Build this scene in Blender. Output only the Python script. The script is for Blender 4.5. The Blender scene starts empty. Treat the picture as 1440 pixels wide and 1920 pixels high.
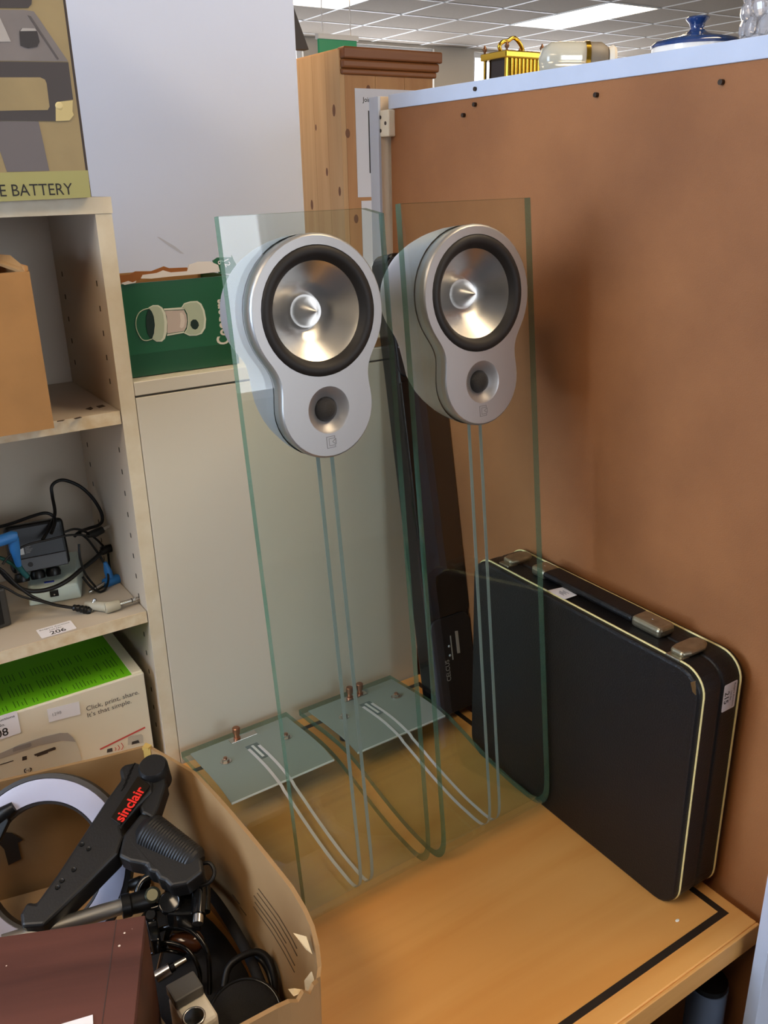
import bpy, math, random
from mathutils import Matrix, Vector
random.seed(7)
S = bpy.context.scene
COL = S.collection
# ---------------------------------------------------------------- camera, exposure, world, big lights
cam_d = bpy.data.cameras.new('camera')
cam_d.sensor_fit = 'VERTICAL'; cam_d.sensor_height = 36.0; cam_d.lens = 30.8; cam_d.clip_start = 0.02
cam = bpy.data.objects.new('camera', cam_d); COL.objects.link(cam)
cam.matrix_world = Matrix(((0.8330, 0.2135, -0.5104, 0), (-0.5529, 0.2847, -0.7831, 0), (-0.0219, 0.9345, 0.3552, 1.59), (0, 0, 0, 1)))
S.camera = cam
S.view_settings.view_transform = 'Standard'
S.view_settings.look = 'None'
S.view_settings.gamma = 1.0
S.view_settings.use_curve_mapping = False
S.view_settings.exposure = 0.58
S.cycles.use_denoising = True
S.cycles.max_bounces = 8
S.cycles.transparent_max_bounces = 32
S.cycles.caustics_reflective = False
S.cycles.sample_clamp_indirect = 4.0
W = bpy.data.worlds.new('world'); S.world = W; W.use_nodes = True
W.node_tree.nodes['Background'].inputs[0].default_value = (0.62, 0.76, 1.0, 1)
W.node_tree.nodes['Background'].inputs[1].default_value = 0.8

def area(name, loc, size, rot, power, col):
    l = bpy.data.lights.new(name, 'AREA'); l.shape = 'RECTANGLE'; l.size, l.size_y = size
    l.energy = power; l.color = col
    o = bpy.data.objects.new(name, l); COL.objects.link(o); o.location = loc; o.rotation_euler = rot
    return o
R90 = math.pi / 2
area('window_daylight_side', (-2.3, 0.98, 2.0), (1.5, 0.95), (0, -R90, 0), 34, (0.52, 0.73, 1.0))
area('window_daylight_rear', (1.2, -3.3, 1.85), (2.6, 1.5), (R90, 0, 0), 2.5, (0.66, 0.83, 1.0))

# ---------------------------------------------------------------- materials
def lin(c):
    return tuple(((v / 255) / 12.92 if v / 255 <= 0.04045 else ((v / 255 + 0.055) / 1.055) ** 2.4) for v in c[:3]) + (1,)
MATS = {}
def mat(name, col, rough=0.5, metal=0.0, bump=0.0, bscale=200.0, var=0.0, vscale=8.0, stretch=(1, 1, 1), col2=None,
        emit=None, estr=0.0, spec=0.5, detail=4.0, coat=0.0, trans=0.0, alpha=None):
    if name in MATS: return MATS[name]
    m = bpy.data.materials.new(name); m.use_nodes = True; MATS[name] = m
    nt = m.node_tree; N = nt.nodes; L = nt.links
    b = N['Principled BSDF']
    b.inputs['Base Color'].default_value = lin(col)
    b.inputs['Roughness'].default_value = rough; b.inputs['Metallic'].default_value = metal
    b.inputs['Specular IOR Level'].default_value = spec
    b.inputs['Coat Weight'].default_value = coat
    b.inputs['Transmission Weight'].default_value = trans
    if emit:
        b.inputs['Emission Color'].default_value = lin(emit); b.inputs['Emission Strength'].default_value = estr
    if var or bump:
        tc = N.new('ShaderNodeTexCoord'); mp = N.new('ShaderNodeMapping'); mp.inputs['Scale'].default_value = stretch
        L.new(tc.outputs['Object'], mp.inputs['Vector'])
    if var:
        n = N.new('ShaderNodeTexNoise'); n.inputs['Scale'].default_value = vscale; n.inputs['Detail'].default_value = detail
        L.new(mp.outputs[0], n.inputs['Vector'])
        mx = N.new('ShaderNodeMix'); mx.data_type = 'RGBA'
        c2 = lin(col2) if col2 else tuple(v * (1 - var) for v in lin(col)[:3]) + (1,)
        mx.inputs[6].default_value = lin(col); mx.inputs[7].default_value = c2
        rp = N.new('ShaderNodeMapRange'); rp.inputs[1].default_value = 0.35; rp.inputs[2].default_value = 0.7
        L.new(n.outputs['Fac'], rp.inputs[0]); L.new(rp.outputs[0], mx.inputs[0]); L.new(mx.outputs[2], b.inputs['Base Color'])
    if bump:
        n2 = N.new('ShaderNodeTexNoise'); n2.inputs['Scale'].default_value = bscale; n2.inputs['Detail'].default_value = 2
        L.new(mp.outputs[0], n2.inputs['Vector'])
        bp = N.new('ShaderNodeBump'); bp.inputs['Strength'].default_value = bump; bp.inputs['Distance'].default_value = 0.002
        L.new(n2.outputs['Fac'], bp.inputs['Height']); L.new(bp.outputs[0], b.inputs['Normal'])
    return m

def glass_mat(name, tint, r0=0.04):
    m = bpy.data.materials.new(name); m.use_nodes = True; MATS[name] = m
    nt = m.node_tree; N = nt.nodes; L = nt.links; N.remove(N['Principled BSDF'])
    out = N['Material Output']
    t = N.new('ShaderNodeBsdfTransparent'); t.inputs[0].default_value = tint
    gl = N.new('ShaderNodeBsdfGlossy'); gl.inputs['Roughness'].default_value = 0.0; gl.inputs[0].default_value = (1, 1, 1, 1)
    lw = N.new('ShaderNodeLayerWeight'); lw.inputs[0].default_value = 0.5
    p = N.new('ShaderNodeMath'); p.operation = 'POWER'; p.inputs[1].default_value = 5.0; L.new(lw.outputs['Facing'], p.inputs[0])
    a = N.new('ShaderNodeMath'); a.operation = 'MULTIPLY_ADD'; a.inputs[1].default_value = 1 - r0; a.inputs[2].default_value = r0
    L.new(p.outputs[0], a.inputs[0])
    mx = N.new('ShaderNodeMixShader'); L.new(a.outputs[0], mx.inputs[0]); L.new(t.outputs[0], mx.inputs[1]); L.new(gl.outputs[0], mx.inputs[2])
    L.new(mx.outputs[0], out.inputs[0])
    return m
def edge_mat(name, col, tint, fac):
    m = mat(name, col, rough=0.12, spec=0.7)
    nt = m.node_tree; N = nt.nodes; L = nt.links; b = N['Principled BSDF']; out = N['Material Output']
    t = N.new('ShaderNodeBsdfTransparent'); t.inputs[0].default_value = tint
    mx = N.new('ShaderNodeMixShader'); mx.inputs[0].default_value = fac
    L.new(t.outputs[0], mx.inputs[1]); L.new(b.outputs[0], mx.inputs[2]); L.new(mx.outputs[0], out.inputs[0])
    return m
def wood(name, c1, c2, axis=2, scale=6.0, rough=0.5, ring=14.0, coat=0.0, dist=2.0):
    m = mat(name, c1, rough=rough, coat=coat)
    nt = m.node_tree; N = nt.nodes; L = nt.links; b = N['Principled BSDF']
    tc = N.new('ShaderNodeTexCoord'); mp = N.new('ShaderNodeMapping')
    sc = [1.0, 1.0, 1.0]; sc[axis] = 0.09; mp.inputs['Scale'].default_value = sc
    L.new(tc.outputs['Object'], mp.inputs[0])
    n1 = N.new('ShaderNodeTexNoise'); n1.inputs['Scale'].default_value = scale * 5; n1.inputs['Detail'].default_value = 8; n1.inputs['Distortion'].default_value = dist
    L.new(mp.outputs[0], n1.inputs['Vector'])
    mx = N.new('ShaderNodeMix'); mx.data_type = 'RGBA'; mx.inputs[6].default_value = lin(c1); mx.inputs[7].default_value = lin(c2)
    rp = N.new('ShaderNodeMapRange'); rp.inputs[1].default_value = 0.3; rp.inputs[2].default_value = 0.75
    L.new(n1.outputs['Fac'], rp.inputs[0]); L.new(rp.outputs[0], mx.inputs[0]); L.new(mx.outputs[2], b.inputs['Base Color'])
    bp = N.new('ShaderNodeBump'); bp.inputs['Strength'].default_value = 0.08; bp.inputs['Distance'].default_value = 0.001
    L.new(n1.outputs['Fac'], bp.inputs['Height']); L.new(bp.outputs[0], b.inputs['Normal'])
    return m
def scuffed(name, col, dark, scale=3.0, rough=0.45, lo=0.62, hi=0.75, bump=0.02):
    """painted or laminated sheet with a few soft dirty scuffs"""
    m = mat(name, col, rough=rough)
    nt = m.node_tree; N = nt.nodes; L = nt.links; b = N['Principled BSDF']
    tc = N.new('ShaderNodeTexCoord')
    n1 = N.new('ShaderNodeTexNoise'); n1.inputs['Scale'].default_value = scale; n1.inputs['Detail'].default_value = 9; n1.inputs['Roughness'].default_value = 0.62
    L.new(tc.outputs['Object'], n1.inputs['Vector'])
    rp = N.new('ShaderNodeMapRange'); rp.inputs[1].default_value = lo; rp.inputs[2].default_value = hi
    mx = N.new('ShaderNodeMix'); mx.data_type = 'RGBA'; mx.inputs[6].default_value = lin(col); mx.inputs[7].default_value = lin(dark)
    L.new(n1.outputs['Fac'], rp.inputs[0]); L.new(rp.outputs[0], mx.inputs[0]); L.new(mx.outputs[2], b.inputs['Base Color'])
    n2 = N.new('ShaderNodeTexNoise'); n2.inputs['Scale'].default_value = 260
    L.new(tc.outputs['Object'], n2.inputs['Vector'])
    bp = N.new('ShaderNodeBump'); bp.inputs['Strength'].default_value = bump; bp.inputs['Distance'].default_value = 0.002
    L.new(n2.outputs['Fac'], bp.inputs['Height']); L.new(bp.outputs[0], b.inputs['Normal'])
    return m
def speckled(name, base_mat, speck, scale, thr):
    """scatter small pale paint flecks over an existing material"""
    nt = base_mat.node_tree; N = nt.nodes; L = nt.links; b = N['Principled BSDF']
    tc = N.new('ShaderNodeTexCoord'); v = N.new('ShaderNodeTexVoronoi'); v.inputs['Scale'].default_value = scale
    L.new(tc.outputs['Object'], v.inputs['Vector'])
    lt = N.new('ShaderNodeMath'); lt.operation = 'LESS_THAN'; lt.inputs[1].default_value = thr; L.new(v.outputs['Distance'], lt.inputs[0])
    n = N.new('ShaderNodeTexNoise'); n.inputs['Scale'].default_value = scale * 0.16; L.new(tc.outputs['Object'], n.inputs['Vector'])
    gt = N.new('ShaderNodeMath'); gt.operation = 'GREATER_THAN'; gt.inputs[1].default_value = 0.56; L.new(n.outputs['Fac'], gt.inputs[0])
    mu = N.new('ShaderNodeMath'); mu.operation = 'MULTIPLY'; L.new(lt.outputs[0], mu.inputs[0]); L.new(gt.outputs[0], mu.inputs[1])
    mx = N.new('ShaderNodeMix'); mx.data_type = 'RGBA'; mx.inputs[7].default_value = lin(speck)
    src = b.inputs['Base Color'].links[0].from_socket
    L.new(src, mx.inputs[6]); L.new(mu.outputs[0], mx.inputs[0]); L.new(mx.outputs[2], b.inputs['Base Color'])
    return base_mat

# ---------------------------------------------------------------- mesh helpers
WM = {}          # world matrix of every object built here
def wm(o): return WM.get(o.name, Matrix.Identity(4)) if o else Matrix.Identity(4)
def tag(o, label=None, cat=None, group=None, kind=None):
    if label: o['label'] = label
    if cat: o['category'] = cat
    if group: o['group'] = group
    if kind: o['kind'] = kind
    return o
def thing(name, label, cat, loc=(0, 0, 0), rot=None, group=None, matrix=None):
    o = bpy.data.objects.new(name, None); COL.objects.link(o); o.empty_display_size = 0.05
    m = matrix or (Matrix.Translation(loc) @ (rot.to_4x4() if rot else Matrix.Identity(4)))
    o.matrix_world = m; WM[o.name] = m.copy()
    return tag(o, label, cat, group)
def perp(d):
    d = Vector(d).normalized()
    a = Vector((0, 0, 1)) if abs(d.z) < 0.9 else Vector((1, 0, 0))
    x = d.cross(a).normalized(); return x, d.cross(x).normalized()
def spline(pts, n=8, closed=False):
    P = [Vector(p) for p in pts]; out = []; k = len(P)
    for i in range(k if closed else k - 1):
        if closed: a, b, c, d = P[i - 1], P[i], P[(i + 1) % k], P[(i + 2) % k]
        else: a, b, c, d = P[max(i - 1, 0)], P[i], P[i + 1], P[min(i + 2, k - 1)]
        for j in range(n):
            t = j / n
            out.append(0.5 * ((2 * b) + (c - a) * t + (2 * a - 5 * b + 4 * c - d) * t * t + (3 * b - a - 3 * c + d) * t ** 3))
    if not closed: out.append(P[-1])
    return out
class MB:
    def __init__(s): s.v = []; s.f = []; s.m = []
    def add(s, vs, fs, mi=0):
        o = len(s.v); s.v += [Vector(v) for v in vs]
        for i, f in enumerate(fs):
            s.f.append([o + k for k in f]); s.m.append(mi if isinstance(mi, int) else mi[i])
        return s
    def box(s, x0, x1, y0, y1, z0, z1, mi=0, M=None):
        vs = [Vector(p) for p in ((x0, y0, z0), (x1, y0, z0), (x1, y1, z0), (x0, y1, z0), (x0, y0, z1), (x1, y0, z1), (x1, y1, z1), (x0, y1, z1))]
        if M: vs = [M @ v for v in vs]
        return s.add(vs, [(0, 3, 2, 1), (4, 5, 6, 7), (0, 1, 5, 4), (1, 2, 6, 5), (2, 3, 7, 6), (3, 0, 4, 7)], mi)
    def slab(s, pts, vec, mi=0, side=None):
        """a polygon given in 3d, given thickness along vec"""
        P = [Vector(p) for p in pts]; n = len(P); v = Vector(vec)
        nrm = Vector((0, 0, 0))
        for i in range(n): nrm += P[i].cross(P[(i + 1) % n])
        if nrm.dot(v) > 0: P = P[::-1]
        vs = P + [p + v for p in P]
        fs = [tuple(range(n)), tuple(range(2 * n - 1, n - 1, -1))] + [(i, i + n, (i + 1) % n + n, (i + 1) % n) for i in range(n)]
        sd = mi if side is None else side
        return s.add(vs, fs, [mi, mi] + [sd] * n)
    def lathe(s, prof, n=32, M=None, mi=0, cap0=True, cap1=True):
        """profile of (radius, height) turned about z"""
        M = M or Matrix.Identity(4); vs = []; fs = []
        for r, h in prof:
            for k in range(n):
                a = 2 * math.pi * k / n; vs.append(M @ Vector((r * math.cos(a), r * math.sin(a), h)))
        for i in range(len(prof) - 1):
            for k in range(n):
                fs.append((i * n + k, i * n + (k + 1) % n, (i + 1) * n + (k + 1) % n, (i + 1) * n + k))
        if cap0 and prof[0][0] > 1e-6: fs.append(tuple(range(n - 1, -1, -1)))
        if cap1 and prof[-1][0] > 1e-6: fs.append(tuple((len(prof) - 1) * n + k for k in range(n)))
        return s.add(vs, fs, mi)
    def tube(s, path, r, n=8, mi=0, cap=True):
        P = [Vector(p) for p in path]; vs = []; fs = []; x = None
        for i, p in enumerate(P):
            d = (P[min(i + 1, len(P) - 1)] - P[max(i - 1, 0)]).normalized()
            if x is None: x, y = perp(d)
            x = (x - d * x.dot(d)).normalized(); y = d.cross(x)
            rr = r[i] if isinstance(r, (list, tuple)) else r
            for k in range(n):
                a = 2 * math.pi * k / n; vs.append(p + x * (rr * math.cos(a)) + y * (rr * math.sin(a)))
        for i in range(len(P) - 1):
            for k in range(n): fs.append((i * n + k, i * n + (k + 1) % n, (i + 1) * n + (k + 1) % n, (i + 1) * n + k))
        if cap: fs += [tuple(range(n - 1, -1, -1)), tuple((len(P) - 1) * n + k for k in range(n))]
        return s.add(vs, fs, mi)
    def cyl(s, a, b, r, n=20, mi=0, r1=None): return s.tube([a, b], [r, r if r1 is None else r1], n, mi)
    def torus(s, R, r, M=None, n=48, k=12, mi=0):
        M = M or Matrix.Identity(4); vs = []; fs = []
        for i in range(n):
            a = 2 * math.pi * i / n
            for j in range(k):
                b = 2 * math.pi * j / k; q = R + r * math.cos(b); vs.append(M @ Vector((q * math.cos(a), q * math.sin(a), r * math.sin(b))))
        for i in range(n):
            for j in range(k): fs.append((i * k + j, ((i + 1) % n) * k + j, ((i + 1) % n) * k + (j + 1) % k, i * k + (j + 1) % k))
        return s.add(vs, fs, mi)
    def ball(s, c, r, n=16, mi=0, sc=(1, 1, 1), M=None):
        prof = [(max(r * math.sin(math.pi * i / n), 1e-7), -r * math.cos(math.pi * i / n)) for i in range(n + 1)]
        T = Matrix.Translation(c) @ (M or Matrix.Identity(4)) @ Matrix.Diagonal((*sc, 1))
        return s.lathe(prof, 2 * n, T, mi, False, False)
    def build(s, name, mats, parent=None, bevel=0.0, smooth=0.0, local=False, matrix=None, seg=2):
        """world-space verts unless local; with matrix the verts are in that local frame"""
        me = bpy.data.meshes.new(name)
        if matrix is not None: pts = s.v; lm = matrix
        elif parent and not local:
            inv = wm(parent).inverted(); pts = [inv @ v for v in s.v]; lm = Matrix.Identity(4)
        else: pts = s.v; lm = Matrix.Identity(4)
        if parent is None and matrix is None and not local and s.v:   # own origin at the base centre
            lo = [min(v[i] for v in s.v) for i in range(3)]; hi = [max(v[i] for v in s.v) for i in range(3)]
            c = Vector(((lo[0] + hi[0]) / 2, (lo[1] + hi[1]) / 2, lo[2])); pts = [v - c for v in s.v]; lm = Matrix.Translation(c)
        me.from_pydata([tuple(v) for v in pts], [], s.f)
        mats = mats if isinstance(mats, (list, tuple)) else [mats]
        for m in mats: me.materials.append(m)
        if len(mats) > 1: me.polygons.foreach_set('material_index', s.m)
        me.validate()
        if smooth:
            me.polygons.foreach_set('use_smooth', [True] * len(me.polygons)); me.set_sharp_from_angle(angle=smooth)
        o = bpy.data.objects.new(name, me); COL.objects.link(o)
        if parent: o.parent = parent
        o.matrix_local = lm; WM[o.name] = wm(parent) @ lm
        if bevel:
            b = o.modifiers.new('bevel', 'BEVEL'); b.width = bevel; b.segments = seg; b.limit_method = 'ANGLE'; b.angle_limit = 0.7
        me.update(); return o
def share(src, parent, matrix, name=None):
    o = src.copy(); COL.objects.link(o); o.parent = parent; o.matrix_local = matrix; WM[o.name] = wm(parent) @ matrix
    return o
def axes(o, x, y, z=None):
    x = Vector(x).normalized(); y = Vector(y); y = (y - x * y.dot(x)).normalized(); z = x.cross(y)
    M = Matrix((x, y, z)).transposed().to_4x4(); M.translation = Vector(o); return M
def lettering(txt, M, m, parent, width=None, height=None, name='lettering', bold=0.0, depth=0.0002, align='LEFT', shear=0.0, local=False):
    cu = bpy.data.curves.new('text', 'FONT'); cu.body = txt; cu.size = 1; cu.offset = bold; cu.shear = shear; cu.resolution_u = 3
    t = bpy.data.objects.new('text', cu); COL.objects.link(t)
    dg = bpy.context.evaluated_depsgraph_get(); me = bpy.data.meshes.new_from_object(t.evaluated_get(dg))
    bpy.data.objects.remove(t); bpy.data.curves.remove(cu)
    xs = [v.co.x for v in me.vertices]; ys = [v.co.y for v in me.vertices]
    x0, x1, y0, y1 = min(xs), max(xs), min(ys), max(ys)
    if width and height: sx, sy = width / (x1 - x0), height / (y1 - y0)
    elif width: sx = sy = width / (x1 - x0)
    else: sx = sy = height / (y1 - y0)
    vs = [(((v.co.x - x0) - (0 if align == 'LEFT' else (x1 - x0) / 2)) * sx, ((v.co.y - y0) - (0 if align == 'LEFT' else (y1 - y0) / 2)) * sy, depth) for v in me.vertices]
    fs = [tuple(p.vertices) for p in me.polygons]; bpy.data.meshes.remove(me)
    b = MB(); b.add([M @ Vector(v) for v in vs], fs); return b.build(name, m, parent, local=local)
def struct(name, b, m, **k): return tag(b.build(name, m, **k), kind='structure')
Mx = Matrix.Translation
def frame_dir(o, z):
    x, y = perp(z); zz = Vector(z).normalized(); M = Matrix((x, zz.cross(x), zz)).transposed().to_4x4(); M.translation = Vector(o); return M

# ================================================================ THE ROOM
dull_wall = mat('shop_wall', (150, 146, 140), rough=0.8, var=0.3, vscale=3)
white_wall = mat('wall_paint', (214, 224, 246), rough=0.75, bump=0.03, bscale=90)
beige_wall = mat('far_wall_paint', (214, 205, 190), rough=0.85, bump=0.02, bscale=60)
pane_mat = mat('daylit_pane', (255, 255, 255), emit=(236, 243, 255), estr=3.0)
frame_white = mat('window_frame_white', (235, 235, 235), rough=0.4)
CZ = 2.87
carpet = mat('carpet', (74, 76, 82), rough=0.95, bump=0.4, bscale=300, var=0.3, vscale=120)
struct('floor', MB().box(-2.5, 9.6, -3.6, 8.4, -0.05, 0.0), carpet)
tile_m = mat('ceiling_tile', (158, 145, 130), rough=0.9, bump=0.25, bscale=160, var=0.06, vscale=40)
grid_m = mat('ceiling_grid', (238, 236, 232), rough=0.5)
ceil = struct('ceiling', MB().box(-2.5, 9.6, -3.6, 8.4, CZ + 0.012, CZ + 0.06), tile_m)
# lay-in tiles and grid bars over the part of the room that shows; the rest of the ceiling is the sheet above
GX = [3.53 - 0.6 * 3 + 0.6 * i for i in range(13)]
GY = [6.82 - 0.6 * 6 + 0.6 * i for i in range(9)]
LIGHTS = [(5.93 - 2.4 * i, y) for i in range(4) for y in (5.62, 3.22, -0.38) if not (i == 3 and y > 0)]
tile0 = None
for gx in GX:
    for gy in GY:
        if any(abs(gx - lx) < 0.05 and ly - 0.05 < gy < ly + 1.15 for lx, ly in LIGHTS): continue
        M = Mx((gx, gy, CZ))
        if tile0 is None:
            tile0 = MB().box(0.012, 0.588, 0.012, 0.588, 0.0, 0.012).build('tile', tile_m, ceil, matrix=wm(ceil).inverted() @ M)
        else: share(tile0, ceil, wm(ceil).inverted() @ M)
for gx in GX: MB().box(gx - 0.012, gx + 0.012, GY[0], GY[-1] + 0.6, CZ - 0.004, CZ + 0.012).build('grid_bar', grid_m, ceil)
for gy in GY: MB().box(GX[0], GX[-1] + 0.6, gy - 0.012, gy + 0.012, CZ - 0.004, CZ + 0.012).build('grid_bar', grid_m, ceil)
diff_m = mat('light_diffuser', (255, 250, 240), emit=(255, 226, 186), estr=8.2)
rim_m = mat('light_rim', (235, 235, 232), rough=0.4)
def panel_light(x, y, label):
    t = thing('ceiling_light', label, 'light', (x + 0.3, y + 0.6, CZ - 0.01), group='recessed ceiling light panels')
    MB().box(x + 0.02, x + 0.58, y + 0.02, y + 1.18, CZ - 0.006, CZ + 0.01).build('diffuser', diff_m, t)
    r = MB()
    for b in ((x, x + 0.6, y, y + 0.02), (x, x + 0.6, y + 1.18, y + 1.2), (x, x + 0.02, y + 0.02, y + 1.18), (x + 0.58, x + 0.6, y + 0.02, y + 1.18)): r.box(*b, CZ - 0.008, CZ + 0.011)
    r.build('rim', rim_m, t)
for lx, ly in LIGHTS:
    if (lx, ly) == LIGHTS[0]: lab = 'long lit ceiling panel above the brass carriage clock'
    elif abs(lx - 3.53) < .01 and abs(ly - 5.62) < .01: lab = 'lit ceiling panel cut off by the white wall, above the pine wardrobe'
    else: lab = 'lit ceiling panel of the row outside the picture'
    panel_light(lx, ly, lab)
# walls
wp = struct('wall_partition', MB().box(-2.4, 0.818, 1.50, 1.58, 0, CZ), white_wall)
MB().slab([(0.5336,1.4998,1.5074),(0.5382,1.4998,1.5063),(0.5637,1.4998,1.4902),(0.5786,1.4998,1.477),(0.572,1.4998,1.4783),(0.5542,1.4998,1.4907)], (0, -0.0002, 0)).build('diagonal_mark', mat('mark_grey', (190, 196, 212), rough=0.8), wp)  # small diagonal mark, slightly greyer than the wall
def wall_with_windows(name, axis, at, a0, a1, openings, m, thick=0.1, first=1):
    """axis 'x': wall plane x=at running along y; axis 'y': plane y=at running along x"""
    b = MB(); cuts = sorted(openings); p = a0
    def bx(u0, u1, z0, z1):
        if axis == 'x': b.box(at, at + thick, u0, u1, z0, z1)
        else: b.box(u0, u1, at, at + thick, z0, z1)
    for u0, u1, z0, z1 in cuts:
        bx(p, u0, 0, CZ); bx(u0, u1, 0, z0); bx(u0, u1, z1, CZ); p = u1
    bx(p, a1, 0, CZ); struct(name, b, m)
    for i, (u0, u1, z0, z1) in enumerate(cuts):
        off = at + thick * 0.75 if axis == 'y' else at + thick * 0.25
        w = MB(); g = MB()
        bars = [(u0, u0 + .05, z0, z1), (u1 - .05, u1, z0, z1), (u0 + .05, u1 - .05, z0, z0 + .05), (u0 + .05, u1 - .05, z1 - .05, z1)]
        for c0, c1, d0, d1 in bars:
            if axis == 'y': w.box(c0, c1, off - .03, off + .02, d0, d1)
            else: w.box(off - .02, off + .03, c0, c1, d0, d1)
        if axis == 'y': g.box(u0 + .05, u1 - .05, off - .004, off + .004, z0 + .05, z1 - .05)
        else: g.box(off - .004, off + .004, u0 + .05, u1 - .05, z0 + .05, z1 - .05)
        fr = struct('window_%d' % (first + i), w, frame_white); g.build('pane', pane_mat, fr)
wall_with_windows('wall_far', 'y', 8.2, -2.4, 9.5, [(3.3, 4.55, 1.0, 2.84), (4.75, 6.1, 1.0, 2.84), (6.63, 8.9, 1.0, 2.84)], beige_wall, first=1)
wall_with_windows('wall_left', 'x', -2.5, -3.5, 1.58, [(0.46, 1.49, 1.15, 2.8)], dull_wall, first=4)
wall_with_windows('wall_back', 'y', -3.5, -2.4, 9.5, [(-0.1, 2.5, 1.05, 2.65), (4.0, 6.5, 1.05, 2.65)], dull_wall, first=5)
struct('wall_right', MB().box(9.5, 9.6, -3.5, 8.3, 0, CZ), beige_wall)

# ================================================================ DESK
desk_m = wood('desk_veneer', (232, 174, 100), (216, 152, 78), axis=0, scale=3.0, rough=0.34, dist=1.0)
desk_edge = wood('desk_edge', (222, 166, 96), (208, 148, 78), axis=0, scale=4, rough=0.4)
inlay_m = mat('inlay_black', (46, 36, 28), rough=0.4, var=0.4, vscale=60)
dark_wood = mat('dark_wood', (64, 34, 18), rough=0.5)
DZ = 0.74; DX0, DX1, DY0, DY1 = -0.55, 0.812, 0.436, 1.139
dk = thing('desk', 'orange-brown veneered desk with a thin black inlay line', 'desk', (0.13, 0.79, 0))
top = MB().box(DX0, DX1, DY0 + 0.004, DY1, DZ - 0.0325, DZ).build('desk_top', desk_m, dk, bevel=0.002)
MB().box(DX0, DX1, DY0, DY0 + 0.004, DZ - 0.0325, DZ - 0.0008).build('edge_strip', desk_edge, dk, bevel=0.001)
IY0, IY1, IX1 = 0.4715, 1.111, 0.795
t3 = 0.0045
MB().box(DX0 + .03, IX1, IY0 - t3, IY0 + t3, DZ - 0.001, DZ + 0.0003).build('inlay_line', inlay_m, dk)
MB().box(DX0 + .03, IX1, IY1 - t3, IY1 + t3, DZ - 0.001, DZ + 0.0003).build('inlay_line', inlay_m, dk)
MB().box(IX1 - 2 * t3, IX1, IY0 + t3, IY1 - t3, DZ - 0.001, DZ + 0.0003).build('inlay_line', inlay_m, dk)
for x in (DX0 + .03, 0.70): MB().box(x, x + 0.03, 0.56, 1.10, 0, DZ - 0.0325).build('leg_panel', dark_wood, dk)
MB().box(DX0 + .06, 0.70, 1.04, 1.06, 0.15, DZ - 0.0325).build('modesty_panel', dark_wood, dk)
chip_m = mat('white_chip', (245, 240, 225), rough=0.7)
cp = [(0.7335,0.4948,0.741)][0]
tag(MB().ball((cp[0], cp[1], DZ + .0012), 0.0024, 6, sc=(1.3, 0.8, 0.5)).build('paint_chip', chip_m), 'tiny white chip lying on the desk by the briefcase corner', 'chip')

# ================================================================ WHITE CABINET behind the desk
lam = scuffed('cabinet_laminate', (224, 219, 204), (170, 160, 140), scale=4.0, rough=0.42, lo=0.66, hi=0.86)
cream = mat('cream_edging', (232, 218, 184), rough=0.5, var=0.12, vscale=30, col2=(205, 186, 150))
groove = mat('groove_dark', (96, 88, 78), rough=0.8)
cb = thing('white_cabinet', 'white laminate cabinet behind the desk, lantern carton on its top', 'cabinet', (0.587, 1.32, 0))
MB().box(0.3535, 0.810, 1.150, 1.495, 0.0, 1.3255).build('body', lam, cb)
MB().box(0.3535, 0.810, 1.143, 1.150, 0.02, 1.3235).build('door', lam, cb, bevel=0.0006)
MB().box(0.3532, 0.811, 1.1425, 1.497, 1.3265, 1.345).build('cabinet_top', lam, cb, bevel=0.001)
MB().box(0.354, 0.809, 1.1465, 1.30, 1.3235, 1.3265).build('shadow_gap', groove, cb)

# ================================================================ BOOKCASE
shelf_lam = scuffed('shelf_laminate', (196, 184, 166), (140, 126, 106), scale=5.0, rough=0.5, lo=0.66, hi=0.85)
shelf_edge = mat('shelf_edge', (234, 224, 200), rough=0.55, var=0.1, vscale=40, col2=(224, 211, 182), detail=7)
shelf_worn = mat('shelf_edge_worn', (236, 222, 192), rough=0.6, var=0.35, vscale=55, col2=(216, 190, 146), detail=9)
bk = thing('bookcase', 'cream-edged white open bookcase crammed with boxes', 'bookcase', (-0.06, 1.26, 0))
BF, BB = 1.143, 1.390
def board(name, x0, x1, y0, y1, z0, z1, edge=None):
    MB().box(x0, x1, y0 + 0.0008, y1, z0, z1).build(name, shelf_lam, bk)
    MB().box(x0, x1, y0, y0 + 0.0008, z0, z1).build('edge_band', edge or shelf_edge, bk)
board('side_panel', 0.332, 0.3525, BF, BB, 0, 1.5575)
board('side_panel', -0.49, -0.47, BF, BB, 0, 1.5575)
board('top_panel', -0.49, 0.3535, BF - 0.001, BB, 1.5578, 1.577)
for zt in (1.3095, 1.0115, 0.7135, 0.42, 0.10): board('shelf', -0.468, 0.3308, BF + 0.002, BB - 0.012, zt - 0.0178, zt, shelf_worn)
MB().box(-0.468, 0.332, BB - 0.010, BB - 0.004, 0.02, 1.5575).build('back_panel', shelf_lam, bk)
hole_m = mat('peg_hole', (70, 62, 52), rough=0.9)
ph = MB().box(-0.0003, 0.0004, -0.0016, 0.0016, -0.0035, 0.0035)
h0 = None
for yy in (1.176, 1.345):
    for k in range(22):
        z = 0.80 + 0.032 * k
        if any(zt - 0.03 < z < zt + 0.012 for zt in (1.3095, 1.0115)): continue
        M = wm(bk).inverted() @ Mx((0.3318, yy, z))
        if h0 is None: h0 = ph.build('peg_hole', hole_m, bk, matrix=M)
        else: share(h0, bk, M)
brass_m = mat('brass', (190, 150, 60), rough=0.25, metal=1.0)
MB().cyl((0.2445, 1.374, 1.283), (0.2445, 1.381, 1.283), 0.006).build('cam_screw', brass_m, bk, smooth=0.6)
ink = mat('ink_black', (28, 24, 22), rough=0.6)
mk = mat('scrape_dark', (74, 62, 50), rough=0.8)
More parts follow.
